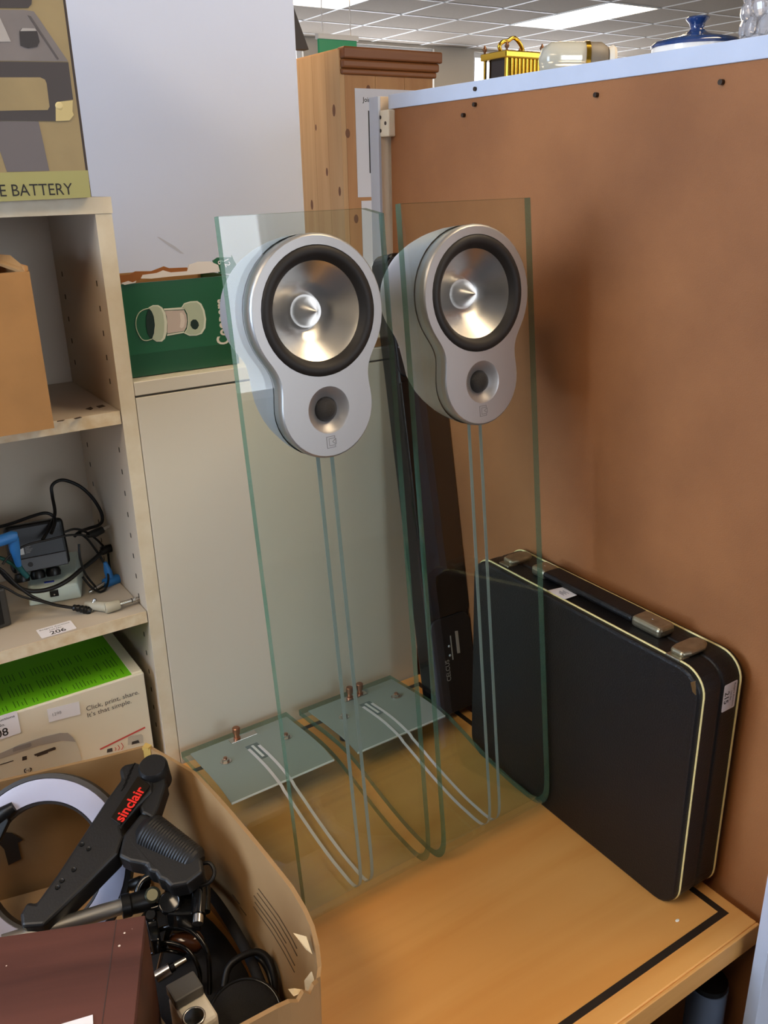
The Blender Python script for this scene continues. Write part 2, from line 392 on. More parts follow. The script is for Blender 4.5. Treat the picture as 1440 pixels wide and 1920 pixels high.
for pts in ([(162,765),(172,762),(178,766),(170,769)], [(182,762),(196,758),(199,763),(186,766)], [(108,790),(122,787),(118,789.5),(107,791)], [(140,783),(152,781),(150,784),(138,785.5)]):
    pass
for pts in ([(0.2964,1.1844,1.3096),(0.3057,1.1919,1.3096),(0.306,1.1805,1.3096),(0.3005,1.1737,1.3096)], [(0.3125,1.1904,1.3096),(0.3223,1.194,1.3096),(0.3231,1.1819,1.3096),(0.3133,1.1784,1.3096)], [(0.2486,1.1427,1.3096),(0.2588,1.1431,1.3096),(0.2548,1.1379,1.3096),(0.2476,1.1385,1.3096)], [(0.2692,1.1417,1.3096),(0.2787,1.1463,1.3096),(0.2798,1.1402,1.3096),(0.2707,1.1371,1.3096)]):
    MB().slab(pts, (0, 0, 0.0003)).build('scrape_mark', mk, bk)

# ================================================================ SHELVING UNIT with brown hardboard back (right)
hard = mat('hardboard', (162, 105, 58), rough=0.62, bump=0.35, bscale=900, var=0.35, vscale=5.0, col2=(138, 86, 44), detail=8)
post_w = mat('post_white', (202, 212, 232), rough=0.45, var=0.05, vscale=20)
post_beige = mat('post_beige', (222, 200, 172), rough=0.6, var=0.1, vscale=15)
screw_m = mat('screw_steel', (70, 58, 48), rough=0.4, metal=0.7)
un = thing('shelving_unit', 'tall shelving unit turned with its brown hardboard back and white top rail showing', 'shelving unit', (1.0, 0.82, 0))
BX = 0.828
MB().box(BX, BX + 0.004, 0.42, 1.2255, 0.03, 1.690).build('hardboard_back', hard, un)
MB().box(BX - 0.002, BX + 0.022, 0.42, 1.2285, 1.690, 1.7105).build('top_rail', post_w, un, bevel=0.0008)
MB().box(BX + 0.022, 1.20, 0.42, 1.2285, 1.692, 1.710).build('top_board', post_w, un)
MB().box(0.8165, 0.834, 1.2365, 1.262, 0.0, 1.7085).build('end_post', post_beige, un, bevel=0.0008)
MB().box(0.8125, 0.8165, 1.2365, 1.262, 1.446, 1.7085).build('post_facing', post_w, un)
MB().box(0.834, 1.20, 1.2365, 1.262, 0.0, 1.69).build('end_panel', post_beige, un)
MB().box(0.780, 1.20, 0.404, 0.4195, 0.0, 1.7085).build('end_panel', post_w, un, bevel=0.0006)
hb = MB().box(0.8155, 0.829, 1.2135, 1.2425, 1.651, 1.689).build('hinge_block', mat('hinge_plastic', (238, 228, 205), rough=0.4), un, bevel=0.002)
for (y, z) in ((1.2355, 1.679), (1.2355, 1.660), (1.2215, 1.670)):
    MB().cyl((0.8150, y, z), (0.8160, y, z), 0.0028, 12).build('screw_hole', screw_m, hb)
for y, z in ((1.0171, 1.7005), (1.0189, 1.6817), (1.043, 1.670), (0.7966, 1.6757), (0.6265, 1.6738)):
    MB().cyl((BX - 0.0045, y, z), (BX + 0.001, y, z), 0.0028, 12).build('screw', screw_m, un)

# ================================================================ PINE WARDROBE and what hangs on it
pine = wood('pine', (206, 150, 88), (178, 116, 58), axis=2, scale=2.2, rough=0.45, dist=1.2)
pine_l = wood('pine_light', (222, 178, 124), (198, 148, 94), axis=2, scale=2.2, rough=0.5, dist=1.2)
pine_d = wood('pine_cornice', (158, 96, 46), (130, 74, 34), axis=0, scale=3, rough=0.4)
knot = mat('pine_knot', (126, 76, 38), rough=0.5)
wr = thing('pine_wardrobe', 'honey pine wardrobe with moulded cornice behind the white wall', 'wardrobe', (2.02, 3.2, 0))
xa, xb = 1.809, 2.224
for i in range(4):
    MB().box(xa, xa + 0.02, 3.0 + 0.1 * i + 0.0006, 3.1 + 0.1 * i - 0.0006, 0.0, 2.025).build('side_plank', pine_l, wr)
for i in range(3):
    w = (xb - xa - 0.02) / 3
    MB().box(xa + 0.02 + w * i + 0.0006, xa + 0.02 + w * (i + 1) - 0.0006, 3.0, 3.02, 0, 1.955).build('front_plank', pine, wr)
MB().box(xb - 0.02, xb, 3.02, 3.4, 0, 2.02).build('side_panel', pine_l, wr)
MB().box(xa + .02, xb - .02, 3.38, 3.4, 0, 2.02).build('back_panel', pine_d, wr)
MB().box(xa + 0.004, xb + 0.012, 2.988, 3.02, 1.945, 1.965).build('cornice_lower', pine_d, wr, bevel=0.006, seg=3)
MB().box(xa + 0.004, xb + 0.020, 2.980, 3.02, 1.965, 1.995).build('cornice_middle', pine_d, wr, bevel=0.008, seg=3)
MB().box(xa + 0.004, xb + 0.028, 2.972, 3.02, 1.995, 2.034).build('cornice_upper', pine_d, wr, bevel=0.006, seg=3)
MB().box(xa + 0.02, xb, 3.02, 3.4, 2.02, 2.034).build('wardrobe_top', pine_l, wr)
for (x, y, z, r) in ((None, 3.05, 1.83, .011), (None, 3.19, 1.78, .006), (None, 3.12, 1.62, .008), (None, 3.03, 1.55, .009), (None, 3.25, 1.5, .01), (1.93, None, 1.90, .009), (2.17, None, 1.86, .015), (1.835, None, 1.75, .010), (1.86, None, 1.45, .01)):
    if x is None: MB().lathe([(r, 0), (r * .6, .0006)], 14, frame_dir((xa, y, z), (-1, 0, 0)) @ Matrix.Diagonal((1, 1.9, 1, 1))).build('knot', knot, wr)
    else: MB().lathe([(r, 0), (r * .6, .0006)], 14, frame_dir((x, 3.0, z), (0, -1, 0)) @ Matrix.Diagonal((1, 1.6, 1, 1))).build('knot', knot, wr)
paper = mat('paper_white', (238, 236, 240), rough=0.8)
grey_ink = mat('ink_grey', (60, 58, 60), rough=0.7)
def sheet(name, label, cat, x0, x1, z0, z1, y):
    t = thing(name, label, cat, ((x0 + x1) / 2, y, z0)); MB().box(x0, x1, y - 0.0012, y, z0, z1).build('paper', paper, t); return t
p1 = sheet('poster', 'white poster headed Join, taped to the wardrobe front', 'poster', 1.870, 2.150, 1.527, 1.902, 2.9995)
XZ = lambda x, y, z: axes((x, y, z), (1, 0, 0), (0, 0, 1))
lettering('Join', XZ(1.902, 2.9982, 1.852), ink, p1, height=0.021, bold=0.012)
MB().box(1.925, 2.06, 2.9974, 2.9982, 1.612, 1.828).build('phone_outline', ink, p1, bevel=0.0004)
MB().box(1.937, 2.048, 2.9966, 2.9974, 1.69, 1.818).build('phone_screen', paper, p1)
for k in range(6): MB().box(1.945, 2.03, 2.996, 2.9966, 1.80 - .018 * k, 1.805 - .018 * k).build('print_line', grey_ink, p1)
p2 = sheet('notice', 'white notice with slanted coloured words below the Join poster', 'notice', 1.885, 2.12, 1.20, 1.514, 2.9995)
def slant_bar(x, z, a, w, h, nm):
    M = Matrix.Translation((x, 2.9982, z)) @ axes((0, 0, 0), (math.cos(a), 0, math.sin(a)), (-math.sin(a), 0, math.cos(a)))
    k = int(w / 0.013)
    for i in range(k): MB().box(i * 0.013, i * 0.013 + 0.011, 0, h * (0.75 + 0.25 * (i % 2)), 0, 0.0003, M=M).build('blurred_print', nm, p2)
slant_bar(1.938, 1.42, 1.0, 0.10, 0.012, mat('ink_blue', (60, 70, 140)))
slant_bar(1.955, 1.40, 1.1, 0.09, 0.010, mat('ink_red', (190, 80, 80)))
slant_bar(1.945, 1.345, 1.15, 0.04, 0.012, mat('ink_red', (190, 80, 80)))
for k, (w, dx) in enumerate(((.055, 0), (.04, .015), (.05, .005), (.05, 0))):
    slant_bar(1.940 + dx, 1.315 - .034 * k, 0.0, w, 0.009, mat('ink_green', (40, 120, 80)))
lp = mat('dark_panel', (92, 82, 74), rough=0.6)
tag(MB().slab([(1.50, 3.12, 2.035), (1.755, 3.12, 2.035), (1.70, 3.12, 2.17), (1.62, 3.12, 2.42), (1.50, 3.12, 2.42)], (0, 0.04, 0)).build('leaning_board', lp), 'dark grey board standing on the wardrobe against the white wall edge', 'board')
# exit sign hung from the ceiling
ex = thing('exit_sign', 'green exit sign hanging behind the wardrobe top', 'sign', (3.3, 5.5, 2.33))
MB().box(3.165, 3.45, 5.49, 5.51, 2.33, 2.44).build('sign_face', mat('exit_green', (20, 120, 80), rough=0.4, emit=(20, 130, 85), estr=0.25), ex)
MB().box(3.155, 3.46, 5.48, 5.52, 2.44, 2.47).build('housing', frame_white, ex)
for x in (3.2, 3.41): MB().cyl((x, 5.5, 2.47), (x, 5.5, CZ), 0.004, 8).build('hanger', frame_white, ex)

# ================================================================ GLASS SPEAKERS
glass = glass_mat('clear_glass', (0.925, 0.965, 0.945, 1))
glass_edge = edge_mat('glass_edge', (84, 122, 104), (0.56, 0.74, 0.65, 1), 0.5)
silver = mat('satin_silver', (178, 176, 174), rough=0.42, metal=0.75)
silver_b = mat('satin_silver_pod', (186, 190, 196), rough=0.48, metal=0.7)
alu = mat('spun_aluminium', (226, 224, 220), rough=0.27, metal=1.0)
nt = alu.node_tree; tg = nt.nodes.new('ShaderNodeTangent'); tg.direction_type = 'RADIAL'; tg.axis = 'Z'
nt.links.new(tg.outputs[0], nt.nodes['Principled BSDF'].inputs['Tangent']); nt.nodes['Principled BSDF'].inputs['Anisotropic'].default_value = 0.85
plug_m = mat('turned_plug', (206, 204, 200), rough=0.36, metal=1.0)
rubber = mat('black_rubber', (38, 35, 33), rough=0.55, spec=0.35)
mesh_m = mat('tweeter_mesh', (66, 64, 62), rough=0.4, metal=0.6, bump=0.8, bscale=1800)
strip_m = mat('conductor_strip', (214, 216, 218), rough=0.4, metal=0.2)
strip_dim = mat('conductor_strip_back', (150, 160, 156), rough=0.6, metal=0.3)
plate_m = mat('frosted_plate', (148, 161, 153), rough=0.45, metal=0.35, bump=0.05, bscale=600)
plate_highlight_m = mat('plate_edge_highlight', (222, 230, 226), rough=0.35, metal=0.3)  # near-white for the painted edge highlight, also the rating label print
copper = mat('copper_post', (176, 128, 104), rough=0.3, metal=1.0)
steel = mat('bright_steel', (200, 196, 190), rough=0.25, metal=1.0)
logo_m = mat('logo_engraved', (128, 124, 122), rough=0.5, metal=0.6)
label_m = mat('rating_label', (96, 110, 108), rough=0.6)
def peanut(r1, r2, c1=0.7285, c2=0.632, k=0.030, n=72, c0=0.676):
    """outline of two smoothly joined discs, in (u, v)"""
    out = []
    def sd(u, v):
        a = math.hypot(u, v - c1) - r1; b = math.hypot(u, v - c2) - r2
        h = max(k - abs(a - b), 0) / k; return min(a, b) - h * h * k * 0.25
    for i in range(n):
        an = 2 * math.pi * i / n; du, dv = math.sin(an), math.cos(an); lo, hi = 0.001, 0.2
        for _ in range(30):
            mid = (lo + hi) / 2
            if sd(du * mid, c0 + dv * mid) < 0: lo = mid
            else: hi = mid
        out.append((du * lo, c0 + dv * lo))
    return out
def glass_speaker(label, x0, y0, rz, ry, lean, H, cut):
    W2 = 0.0915; T = 0.010
    base = Matrix.Translation((x0, y0, DZ + 0.0012)) @ Matrix.Rotation(rz, 4, 'Z') @ Matrix.Rotation(ry, 4, 'Y')
    t = thing('glass_speaker', label, 'speaker', group='pair of glass speakers', matrix=base)
    sl, cl = math.sin(lean), math.cos(lean)
    V = Vector((0, sl, cl)); Nn = Vector((0, -cl, sl)); U = Vector((1, 0, 0))
    # centre line of the bent sheet: down the panel, round the toe, back along the arched foot
    cp = [(v * sl + T / 2 * cl, v * cl - T / 2 * sl) for v in (H, 0.6, 0.4, 0.2, 0.10, 0.06)]
    cp += [(0.0105, 0.034), (0.0165, 0.018), (0.027, 0.0085), (0.042, 0.0052), (0.062, 0.0052), (0.09, 0.0066), (0.125, 0.0115), (0.165, 0.0195), (0.20, 0.028), (0.235, 0.0350), (0.27, 0.0375), (0.31, 0.0352), (0.35, 0.0305), (0.403, 0.0245)]
    path = spline([(0, a, b) for a, b in cp], 5)
    n = len(path); nor = []
    for i in range(n):
        d = (path[min(i + 1, n - 1)] - path[max(i - 1, 0)]).normalized(); nor.append(Vector((0, d.z, -d.y)))   # outer side
    g = MB(); vs = []; fs = []; mi = []
    for i in range(n):
        p = path[i]; w = W2
        for sx, sn in ((-1, 1), (1, 1), (1, -1), (-1, -1)): vs.append(p + U * (sx * w) + nor[i] * (sn * T / 2))
    if cut:   # chipped top corner
        for k in (1, 2): vs[k] = vs[k] - V * 0.006
    for i in range(n - 1):
        a, b = i * 4, (i + 1) * 4
        fs += [(a, a + 1, b + 1, b), (a + 1, a + 2, b + 2, b + 1), (a + 2, a + 3, b + 3, b + 2), (a + 3, a, b, b + 3)]; mi += [0, 1, 0, 1]
    fs += [(0, 3, 2, 1), tuple(4 * (n - 1) + k for k in range(4))]; mi += [1, 1]
    if cut:   # split the top edge so that only the corner drops
        e0 = len(vs); vs += [path[0] + U * 0.070 + nor[0] * T / 2, path[0] + U * 0.070 - nor[0] * T / 2]
        fs[0] = (0, e0, 1, 5, 4); fs[2] = (2, e0 + 1, 3, 7, 6); fs[-2] = (0, 3, e0 + 1, e0); fs.append((e0, e0 + 1, 2, 1)); mi.append(1)
    g.add(vs, fs, mi); gs_ = g.build('glass_sheet', [glass, glass_edge], t, local=True, smooth=0.6)
    # bore the driver opening through the sheet
    cut_o = MB().lathe([(0.0700, -0.05), (0.0700, 0.05)], 48, Matrix((U, V, Nn)).transposed().to_4x4() @ Mx((0, 0.7285, 0))).build('cutter', [glass, glass_edge], t, local=True)
    md = gs_.modifiers.new('bore', 'BOOLEAN'); md.object = cut_o; md.operation = 'DIFFERENCE'; md.solver = 'EXACT'
    nm_ = bpy.data.meshes.new_from_object(gs_.evaluated_get(bpy.context.evaluated_depsgraph_get()))
    gs_.modifiers.clear(); gs_.data = nm_; nm_.name = 'glass_sheet'; bpy.data.objects.remove(cut_o)
    # silver conductor strips run on the inner side, down the panel and back up the foot
    for su in (-0.0085, 0.0085):
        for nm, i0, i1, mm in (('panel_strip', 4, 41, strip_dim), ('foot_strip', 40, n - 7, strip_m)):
            s = MB(); vv = []; ff = []
            lo = i0; pts = list(range(lo, min(i1, n)))
            for i in pts:
                q = path[i] - nor[i] * (T / 2 + (0.0026 if path[i].y > 0.226 and i > 40 else 0.0003))
                vv += [q + U * (su - 0.0022), q + U * (su + 0.0022), q + U * (su + 0.0022) - nor[i] * 0.0006, q + U * (su - 0.0022) - nor[i] * 0.0006]
            for j in range(len(pts) - 1):
                a, b = 4 * j, 4 * j + 4; ff += [(a, a + 1, b + 1, b), (a + 1, a + 2, b + 2, b + 1), (a + 2, a + 3, b + 3, b + 2), (a + 3, a, b, b + 3)]
            ff += [(0, 3, 2, 1), tuple(len(vv) - 4 + k for k in range(4))]
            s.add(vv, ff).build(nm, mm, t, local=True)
    # ---- driver head
    L = Matrix((U, V, Nn)).transposed().to_4x4()       # (u, v, outward)
    F = 0.009
    o1 = peanut(0.0755, 0.0535)
    def ring(out, sc, off, c=(0, 0.69)): return [L @ Vector(((u - c[0]) * sc + c[0], (v - c[1]) * sc + c[1], off)) for u, v in out]
    def loft(rings, holes=None):
        b = MB(); k = len(rings[0]); vs = [p for r in rings for p in r]; fs = []
        for i in range(len(rings) - 1):
            for j in range(k): fs.append((i * k + j, i * k + (j + 1) % k, (i + 1) * k + (j + 1) % k, (i + 1) * k + j))
        return b, vs, fs, k
    # front plate: rim loft, then a face with the woofer opening (annulus strip to the opening circle)
    NP = len(o1)
    Rw = 0.0645; Rt = 0.0245
    def circ(r, c, off, out): # circle points matched by direction from the circle centre
        return [L @ Vector((r * math.sin(math.atan2(u, v - c)), c + r * math.cos(math.atan2(u, v - c)), off)) for u, v in out]
    face = MB()
    rings = [ring(o1, 1.0, 0.0002), ring(o1, 1.0, F - 0.0035), ring(o1, 0.992, F - 0.0010), ring(o1, 0.978, F)]
    b, vs, fs, k = loft(rings); face.add(vs, [f[::-1] for f in fs])
    # flat face by triangulating outline minus two holes
    outer = [(((u) * 0.978), (v - 0.69) * 0.978 + 0.69) for u, v in o1]
    h1 = [(Rw * math.sin(2 * math.pi * i / 48), 0.7285 + Rw * math.cos(2 * math.pi * i / 48)) for i in range(48)]
    h2 = [(Rt * math.sin(2 * math.pi * i / 32), 0.629 + Rt * math.cos(2 * math.pi * i / 32)) for i in range(32)]
    from mathutils.geometry import delaunay_2d_cdt
    pts = [Vector(p) for p in outer + h1 + h2]; ed = []
    for s0, m in ((0, NP), (NP, 48), (NP + 48, 32)): ed += [(s0 + i, s0 + (i + 1) % m) for i in range(m)]
    r = delaunay_2d_cdt(pts, ed, [], 0, 1e-7)
    tri = []
    for f in r[2]:
        c = sum((r[0][i] for i in f), Vector((0, 0))) / len(f)
        if math.hypot(c.x, c.y - 0.7285) < Rw * 0.996 or math.hypot(c.x, c.y - 0.629) < Rt * 0.99: continue
        inside = False; q = outer[-1]
        for p in outer:
            if (p[1] > c.y) != (q[1] > c.y) and c.x < (q[0] - p[0]) * (c.y - p[1]) / (q[1] - p[1]) + p[0]: inside = not inside
            q = p
        if inside: tri.append(tuple(f))
    vv = [L @ Vector((p.x, p.y, F)) for p in r[0]]
    tri2 = []
    for f in tri:
        a, b2, c2 = (vv[i] for i in f[:3]); tri2.append(f if (b2 - a).cross(c2 - a).dot(Nn) > 0 else f[::-1])
    face.add(vv, tri2)
    C1 = L @ Mx((0, 0.7285, 0)); C2 = L @ Mx((0, 0.629, 0))
    # walls of the woofer opening and the dished tweeter well
    face.lathe([(Rw, F), (Rw - 0.0006, F - 0.004), (Rw - 0.0006, -0.004)], 48, C1, 0, False, False)
    face.lathe([(Rt, F), (Rt - 0.002, F - 0.0008), (Rt - 0.006, F - 0.004), (0.0132, F - 0.007), (0.0132, F - 0.0085)], 32, C2, 0, False, True)
    fp = face.build('front_plate', silver, t, local=True, smooth=0.7)
    # gasket behind the glass, then the tapering rear pod
    gk = [ring(o1, 0.985, 0.0003), ring(o1, 0.985, -0.0110)]
    b, vs, fs, k = loft(gk); b.add(vs, [f[::-1] for f in fs]).build('gasket', silver_b, t, local=True, smooth=0.6)
    prof = [(-0.0105, .0755, .0535), (-0.02, .0755, .053), (-.035, .0750, .0515), (-.05, .0735, .0495), (-.065, .0710, .0465), (-.08, .0675, .0425), (-.095, .0625, .037), (-.108, .0560, .030), (-.12, .0470, .022), (-.13, .0370, .014), (-.137, .026, .008), (-.142, .014, .004), (-.1435, .004, .001)]
    rr = []
    for d, r1, r2 in prof:
        c2 = 0.632 + (0.0535 - r2) * 0.9; c1 = 0.7285 - (0.0755 - r1) * 0.12
        if d < -0.10: c2 = 0.632 + 0.0148 + ((-0.10 - d) * 1.6)
        rr.append([L @ Vector((u, v, d)) for u, v in peanut(r1, r2, c1, c2, 0.03, 64, min(0.676 + (-d - 0.01) * 0.30, c1))])
    b, vs, fs, k = loft(rr); fs = [f[::-1] for f in fs]; fs.append(tuple(len(vs) - k + j for j in range(k)))
    b.add(vs, fs).build('rear_pod', silver_b, t, local=True, smooth=0.9)
    # woofer
    wf = MB().lathe([(0.0642, 0.0), (0.0642, 0.0085), (0.0625, 0.0100), (0.0600, 0.0112), (0.0565, 0.0110), (0.0535, 0.0090), (0.0515, 0.0055), (0.0498, 0.0040), (0.0492, 0.0028)], 64, None, 0, False, False)
    sr = wf.build('surround', rubber, t, matrix=L @ Mx((0, 0.7285, 0)), smooth=0.9)
    cn = MB().lathe([(0.0495, 0.0036), (0.046, 0.0005), (0.030, -0.0118), (0.0162, -0.0225)], 64, None, 0, False, True)
    cn.build('cone', alu, t, matrix=L @ Mx((0, 0.7285, 0)), smooth=0.9)
    MB().lathe([(0.0168, -0.0226), (0.0165, -0.0180), (0.0145, -0.0140), (0.0110, -0.0095), (0.0065, -0.0040), (0.0025, 0.0010), (0.0002, 0.0040)], 48, None, 0, False, False).build('phase_plug', plug_m, t, matrix=L @ Mx((0, 0.7285, 0)), smooth=0.9)
    # tweeter
    MB().lathe([(0.0130, F - 0.0080), (0.0125, F - 0.006), (0.0105, F - 0.0022), (0.007, F + 0.0002), (0.0035, F + 0.0012), (0.0002, F + 0.0016)], 32, C2, 0, False, False).build('tweeter_dome', mesh_m, t, local=True, smooth=0.9)
    # engraved square-C mark with its little triangle
    lg = MB(); z0 = F + 0.0001; cx, cv = -0.001, 0.5955
    def bar(u0, u1, v0, v1): lg.box(u0, u1, v0, v1, F - 0.0004, z0, M=L)
    for q in ((0.0, 1.0), (0.0020, 0.62)):
        pass
    bar(cx - .0058, cx - .0050, cv - .0062, cv + .0062); bar(cx - .0058, cx + .0046, cv + .0056, cv + .0062); bar(cx - .0058, cx + .0046, cv - .0062, cv - .0056)
    bar(cx + .0040, cx + .0046, cv + .0036, cv + .0062); bar(cx + .0040, cx + .0046, cv - .0062, cv - .0036)
    bar(cx - .0030, cx - .0024, cv - .0038, cv + .0038); bar(cx - .0030, cx + .0046, cv + .0034, cv + .0040); bar(cx - .0030, cx + .0046, cv - .0040, cv - .0034)
    for a, c in (((cx + .0012, cv), (cx + .0054, cv + .0030)), ((cx + .0012, cv), (cx + .0054, cv - .0030)), ((cx + .0054, cv - .003), (cx + .0054, cv + .003))):
        lg.cyl(L @ Vector((*a, z0 - .0001)), L @ Vector((*c, z0 - .0001)), 0.0003, 6)
    lg.build('maker_mark', logo_m, t, local=True)
    # ---- foot plate with terminals
    ip = [i for i in range(n) if 0.232 <= path[i].y <= 0.392 and i > 30]
    pv = []; pf = []
    for i in ip:
        q0 = path[i] - nor[i] * (T / 2 + 0.0006); q1 = q0 - nor[i] * 0.0016
        pv += [q0 - U * 0.083, q0 + U * 0.083, q1 + U * 0.083, q1 - U * 0.083]
    for j in range(len(ip) - 1):
        a, b2 = 4 * j, 4 * j + 4; pf += [(a, a + 1, b2 + 1, b2), (a + 1, a + 2, b2 + 2, b2 + 1), (a + 2, a + 3, b2 + 3, b2 + 2), (a + 3, a, b2, b2 + 3)]
    pf += [(0, 3, 2, 1), tuple(len(pv) - 4 + k for k in range(4))]
    pl = MB().add(pv, pf).build('foot_plate', plate_m, t, local=True, smooth=0.6)
    i = ip[0]; q = path[i] - nor[i] * (T / 2 + 0.0014)
    MB().box(-0.083, 0.083, q.y - 0.0016, q.y, q.z - 0.0012, q.z + 0.0012).build('plate_edge_highlight', plate_highlight_m, t, local=True)  # thin pale strip paints a highlight along the plate's front edge
    def on_plate(yy):
        j = min(range(n), key=lambda i: abs(path[i].y - yy) + (9 if i < 30 else 0)); return path[j] - nor[j] * (T / 2 + 0.0022), -nor[j]
    for u in (-0.050, 0.052):
        q, nn = on_plate(0.328); M = frame_dir(q + U * u, nn)
        nb = MB().lathe([(0.0085, 0), (0.0085, 0.001)], 20, M).lathe([(0.0058, 0.001), (0.0058, 0.0045), (0.0045, 0.0052)], 6, M).build('foot_nut', steel, t, local=True)
        MB().lathe([(0.0028, 0.0), (0.0028, 0.0075)], 12, M).build('stud', copper, nb, local=True)
        MB().cyl(Vector((u, 0.328, -0.0008)), Vector((u, 0.328, q.z - 0.016)), 0.008, 16).build('rubber_foot', rubber, t, local=True)
    q, nn = on_plate(0.372)
    MB().box(-0.022, 0.022, q.y - 0.006, q.y + 0.006, q.z, q.z + 0.002).build('terminal_bracket', steel, t, local=True, bevel=0.0005)
    for u in ((-0.010,) if cut else (-0.010, 0.010)):
        MB().lathe([(0.0055, 0.002), (0.0055, 0.005), (0.0040, 0.0055), (0.0042, 0.011), (0.0058, 0.014), (0.0060, 0.022), (0.0048, 0.023)], 16, Mx((u, q.y, q.z))).build('binding_post', copper, t, local=True, smooth=0.6)
    q, nn = on_plate(0.315)
    lb = MB().box(-0.022, 0.026, -0.010, 0.010, 0, 0.0004, M=frame_dir(q, nn)).build('rating_label', label_m, t, local=True)
    MB().box(-0.018, 0.022, -0.002, 0.002, 0.0004, 0.0007, M=frame_dir(q, nn)).build('print_line', plate_highlight_m, lb, local=True)
    return t
glass_speaker('glass panel speaker nearer the cardboard carton, left of the pair', 0.4432, 0.7237, 0.0032, -0.0103, 0.0858, 0.824, True)
glass_speaker('glass panel speaker standing beside the black briefcase', 0.6476, 0.7196, 0.0056, -0.0035, 0.1007, 0.829, False)

# ================================================================ BRIEFCASE
leather = mat('black_leatherette', (17, 16, 17), rough=0.46, bump=0.35, bscale=500, spec=0.4)
piping_m = mat('cream_piping', (232, 216, 150), rough=0.5)
nickel = mat('worn_nickel', (178, 168, 142), rough=0.36, metal=0.9, var=0.25, vscale=90)
bc = thing('briefcase', 'black leatherette briefcase with cream piping leaning by the hardboard', 'briefcase', matrix=Matrix.Translation((0.7392, 0.507, DZ)) @ Matrix.Rotation(math.radians(-1.1), 4, 'Z'))
TX, TY, TZ = 0.0800, 0.403, 0.333
def rrect(y0, y1, z0, z1, r, n=7):
    P = []
    for cy, cz, a0 in ((y1 - r, z1 - r, 0), (y0 + r, z1 - r, 90), (y0 + r, z0 + r, 180), (y1 - r, z0 + r, 270)):
        for i in range(n):
            a = math.radians(a0 + 90 * i / (n - 1)); P.append((cy + r * math.cos(a), cz + r * math.sin(a)))
    return P
ol = rrect(0, TY, 0, TZ, 0.030)
MB().slab([(0, y, z) for y, z in ol], (0.0392, 0, 0)).build('lid', leather, bc, local=True, bevel=0.004, seg=3)
MB().slab([(0.0408, y, z) for y, z in ol], (0.0392, 0, 0)).build('base', leather, bc, local=True, bevel=0.004, seg=3)
il = rrect(0.002, TY - 0.002, 0.002, TZ - 0.002, 0.028)
MB().slab([(0.0385, y, z) for y, z in il], (0.003, 0, 0)).build('seam', ink, bc, local=True)
for x in (0.0085, 0.0720):
    pp = [Vector((x, y, z)) for y, z in rrect(-0.0006, TY + 0.0006, 0.0015, TZ + 0.0006, 0.0302, 9)]; pp.append(pp[0]); pp.append(pp[1])
    MB().tube(pp, 0.0013, 8).build('piping', piping_m, bc, local=True, smooth=0.8)
def case_latch(y, x0, x1):
    b = MB().slab([(x0, y - 0.009, TZ + .001), (x0 + .012, y - 0.012, TZ + .001), (x1 - .010, y - 0.012, TZ + .001), (x1, y - .007, TZ + .001), (x1, y + .007, TZ + .001), (x1 - .010, y + 0.012, TZ + .001), (x0 + .012, y + 0.012, TZ + .001), (x0, y + .009, TZ + .001)], (0, 0, 0.0085))
    l = b.build('latch', nickel, bc, local=True, bevel=0.0035, seg=3)
    MB().box(x0 - 0.006, x0 + 0.012, y - 0.010, y + 0.010, TZ - 0.0005, TZ + 0.0025).build('hasp', nickel, l, local=True, bevel=0.0008)
case_latch(0.352, 0.020, 0.062); case_latch(0.045, 0.012, 0.058)
hd = MB().box(0.026, 0.056, 0.125, 0.285, TZ + 0.004, TZ + 0.013).build('handle', leather, bc, local=True, bevel=0.004, seg=3)
for y0, y1 in ((0.082, 0.128), (0.282, 0.310)):
    e = MB().box(0.027, 0.055, y0, y1, TZ - 0.0005, TZ + 0.014).build('handle_end', nickel, bc, local=True, bevel=0.005, seg=3)
    MB().lathe([(0.0022, 0), (0.0014, 0.0008)], 12, Mx((0.041, (y0 + y1) / 2, TZ + 0.0138))).build('rivet', steel, e, local=True)
MB().slab([(-0.0010, 0.0035, TZ - 0.024), (-0.0010, 0.0055, TZ - 0.016), (-0.0010, 0.0085, TZ - 0.0095), (-0.0010, 0.0120, TZ - 0.012), (-0.0010, 0.0080, TZ - 0.022)], (0.005, 0, 0)).build('corner_guard', mat('brass_worn', (150, 124, 84), rough=0.4, metal=0.9), bc, local=True)
# loose white slip on top of the briefcase
slip = MB().slab([(0.7515, 0.760, DZ + TZ + .0022), (0.7735, 0.755, DZ + TZ + .0026), (0.772, 0.727, DZ + TZ + .0026), (0.7505, 0.728, DZ + TZ + .0022)], (0, 0, 0.0004)).build('paper_slip', paper)
tag(slip, 'small white paper slip lying on the briefcase top', 'slip')
sc = MB()
for a in range(5): sc.box(0.757 + .0022 * a, 0.758 + .0022 * a, 0.736 + (a % 2) * .003, 0.745 + (a % 3) * .002, DZ + TZ + .0030, DZ + TZ + .0033)
sc.build('faint_writing', mat('pencil_grey', (150, 150, 160)), slip)

# ================================================================ LOT LABELS
def lot_label(num, M, label, w=0.040, h=0.024):
    t = thing('lot_label', label, 'label', matrix=M, group='auction lot labels')
    o = [(x, y, 0.0) for x, y in rrect(-w / 2, w / 2, -h / 2, h / 2, 0.002, 4)]
    MB().slab(o, (0, 0, 0.0003)).build('sticker', paper, t, local=True)
    lettering('Badgers Auctions', Mx((0, h * 0.30, 0.0003)), grey_ink, t, width=w * 0.86, height=h * 0.13, align='C', bold=0.008, local=True)
    lettering('Lot No.', Mx((0, h * 0.09, 0.0003)), grey_ink, t, width=w * 0.36, height=h * 0.12, align='C', bold=0.008, local=True)
    lettering(num, Mx((0, -h * 0.24, 0.0003)), ink, t, width=w * 0.44, height=h * 0.35, align='C', bold=0.012, local=True)
    return t
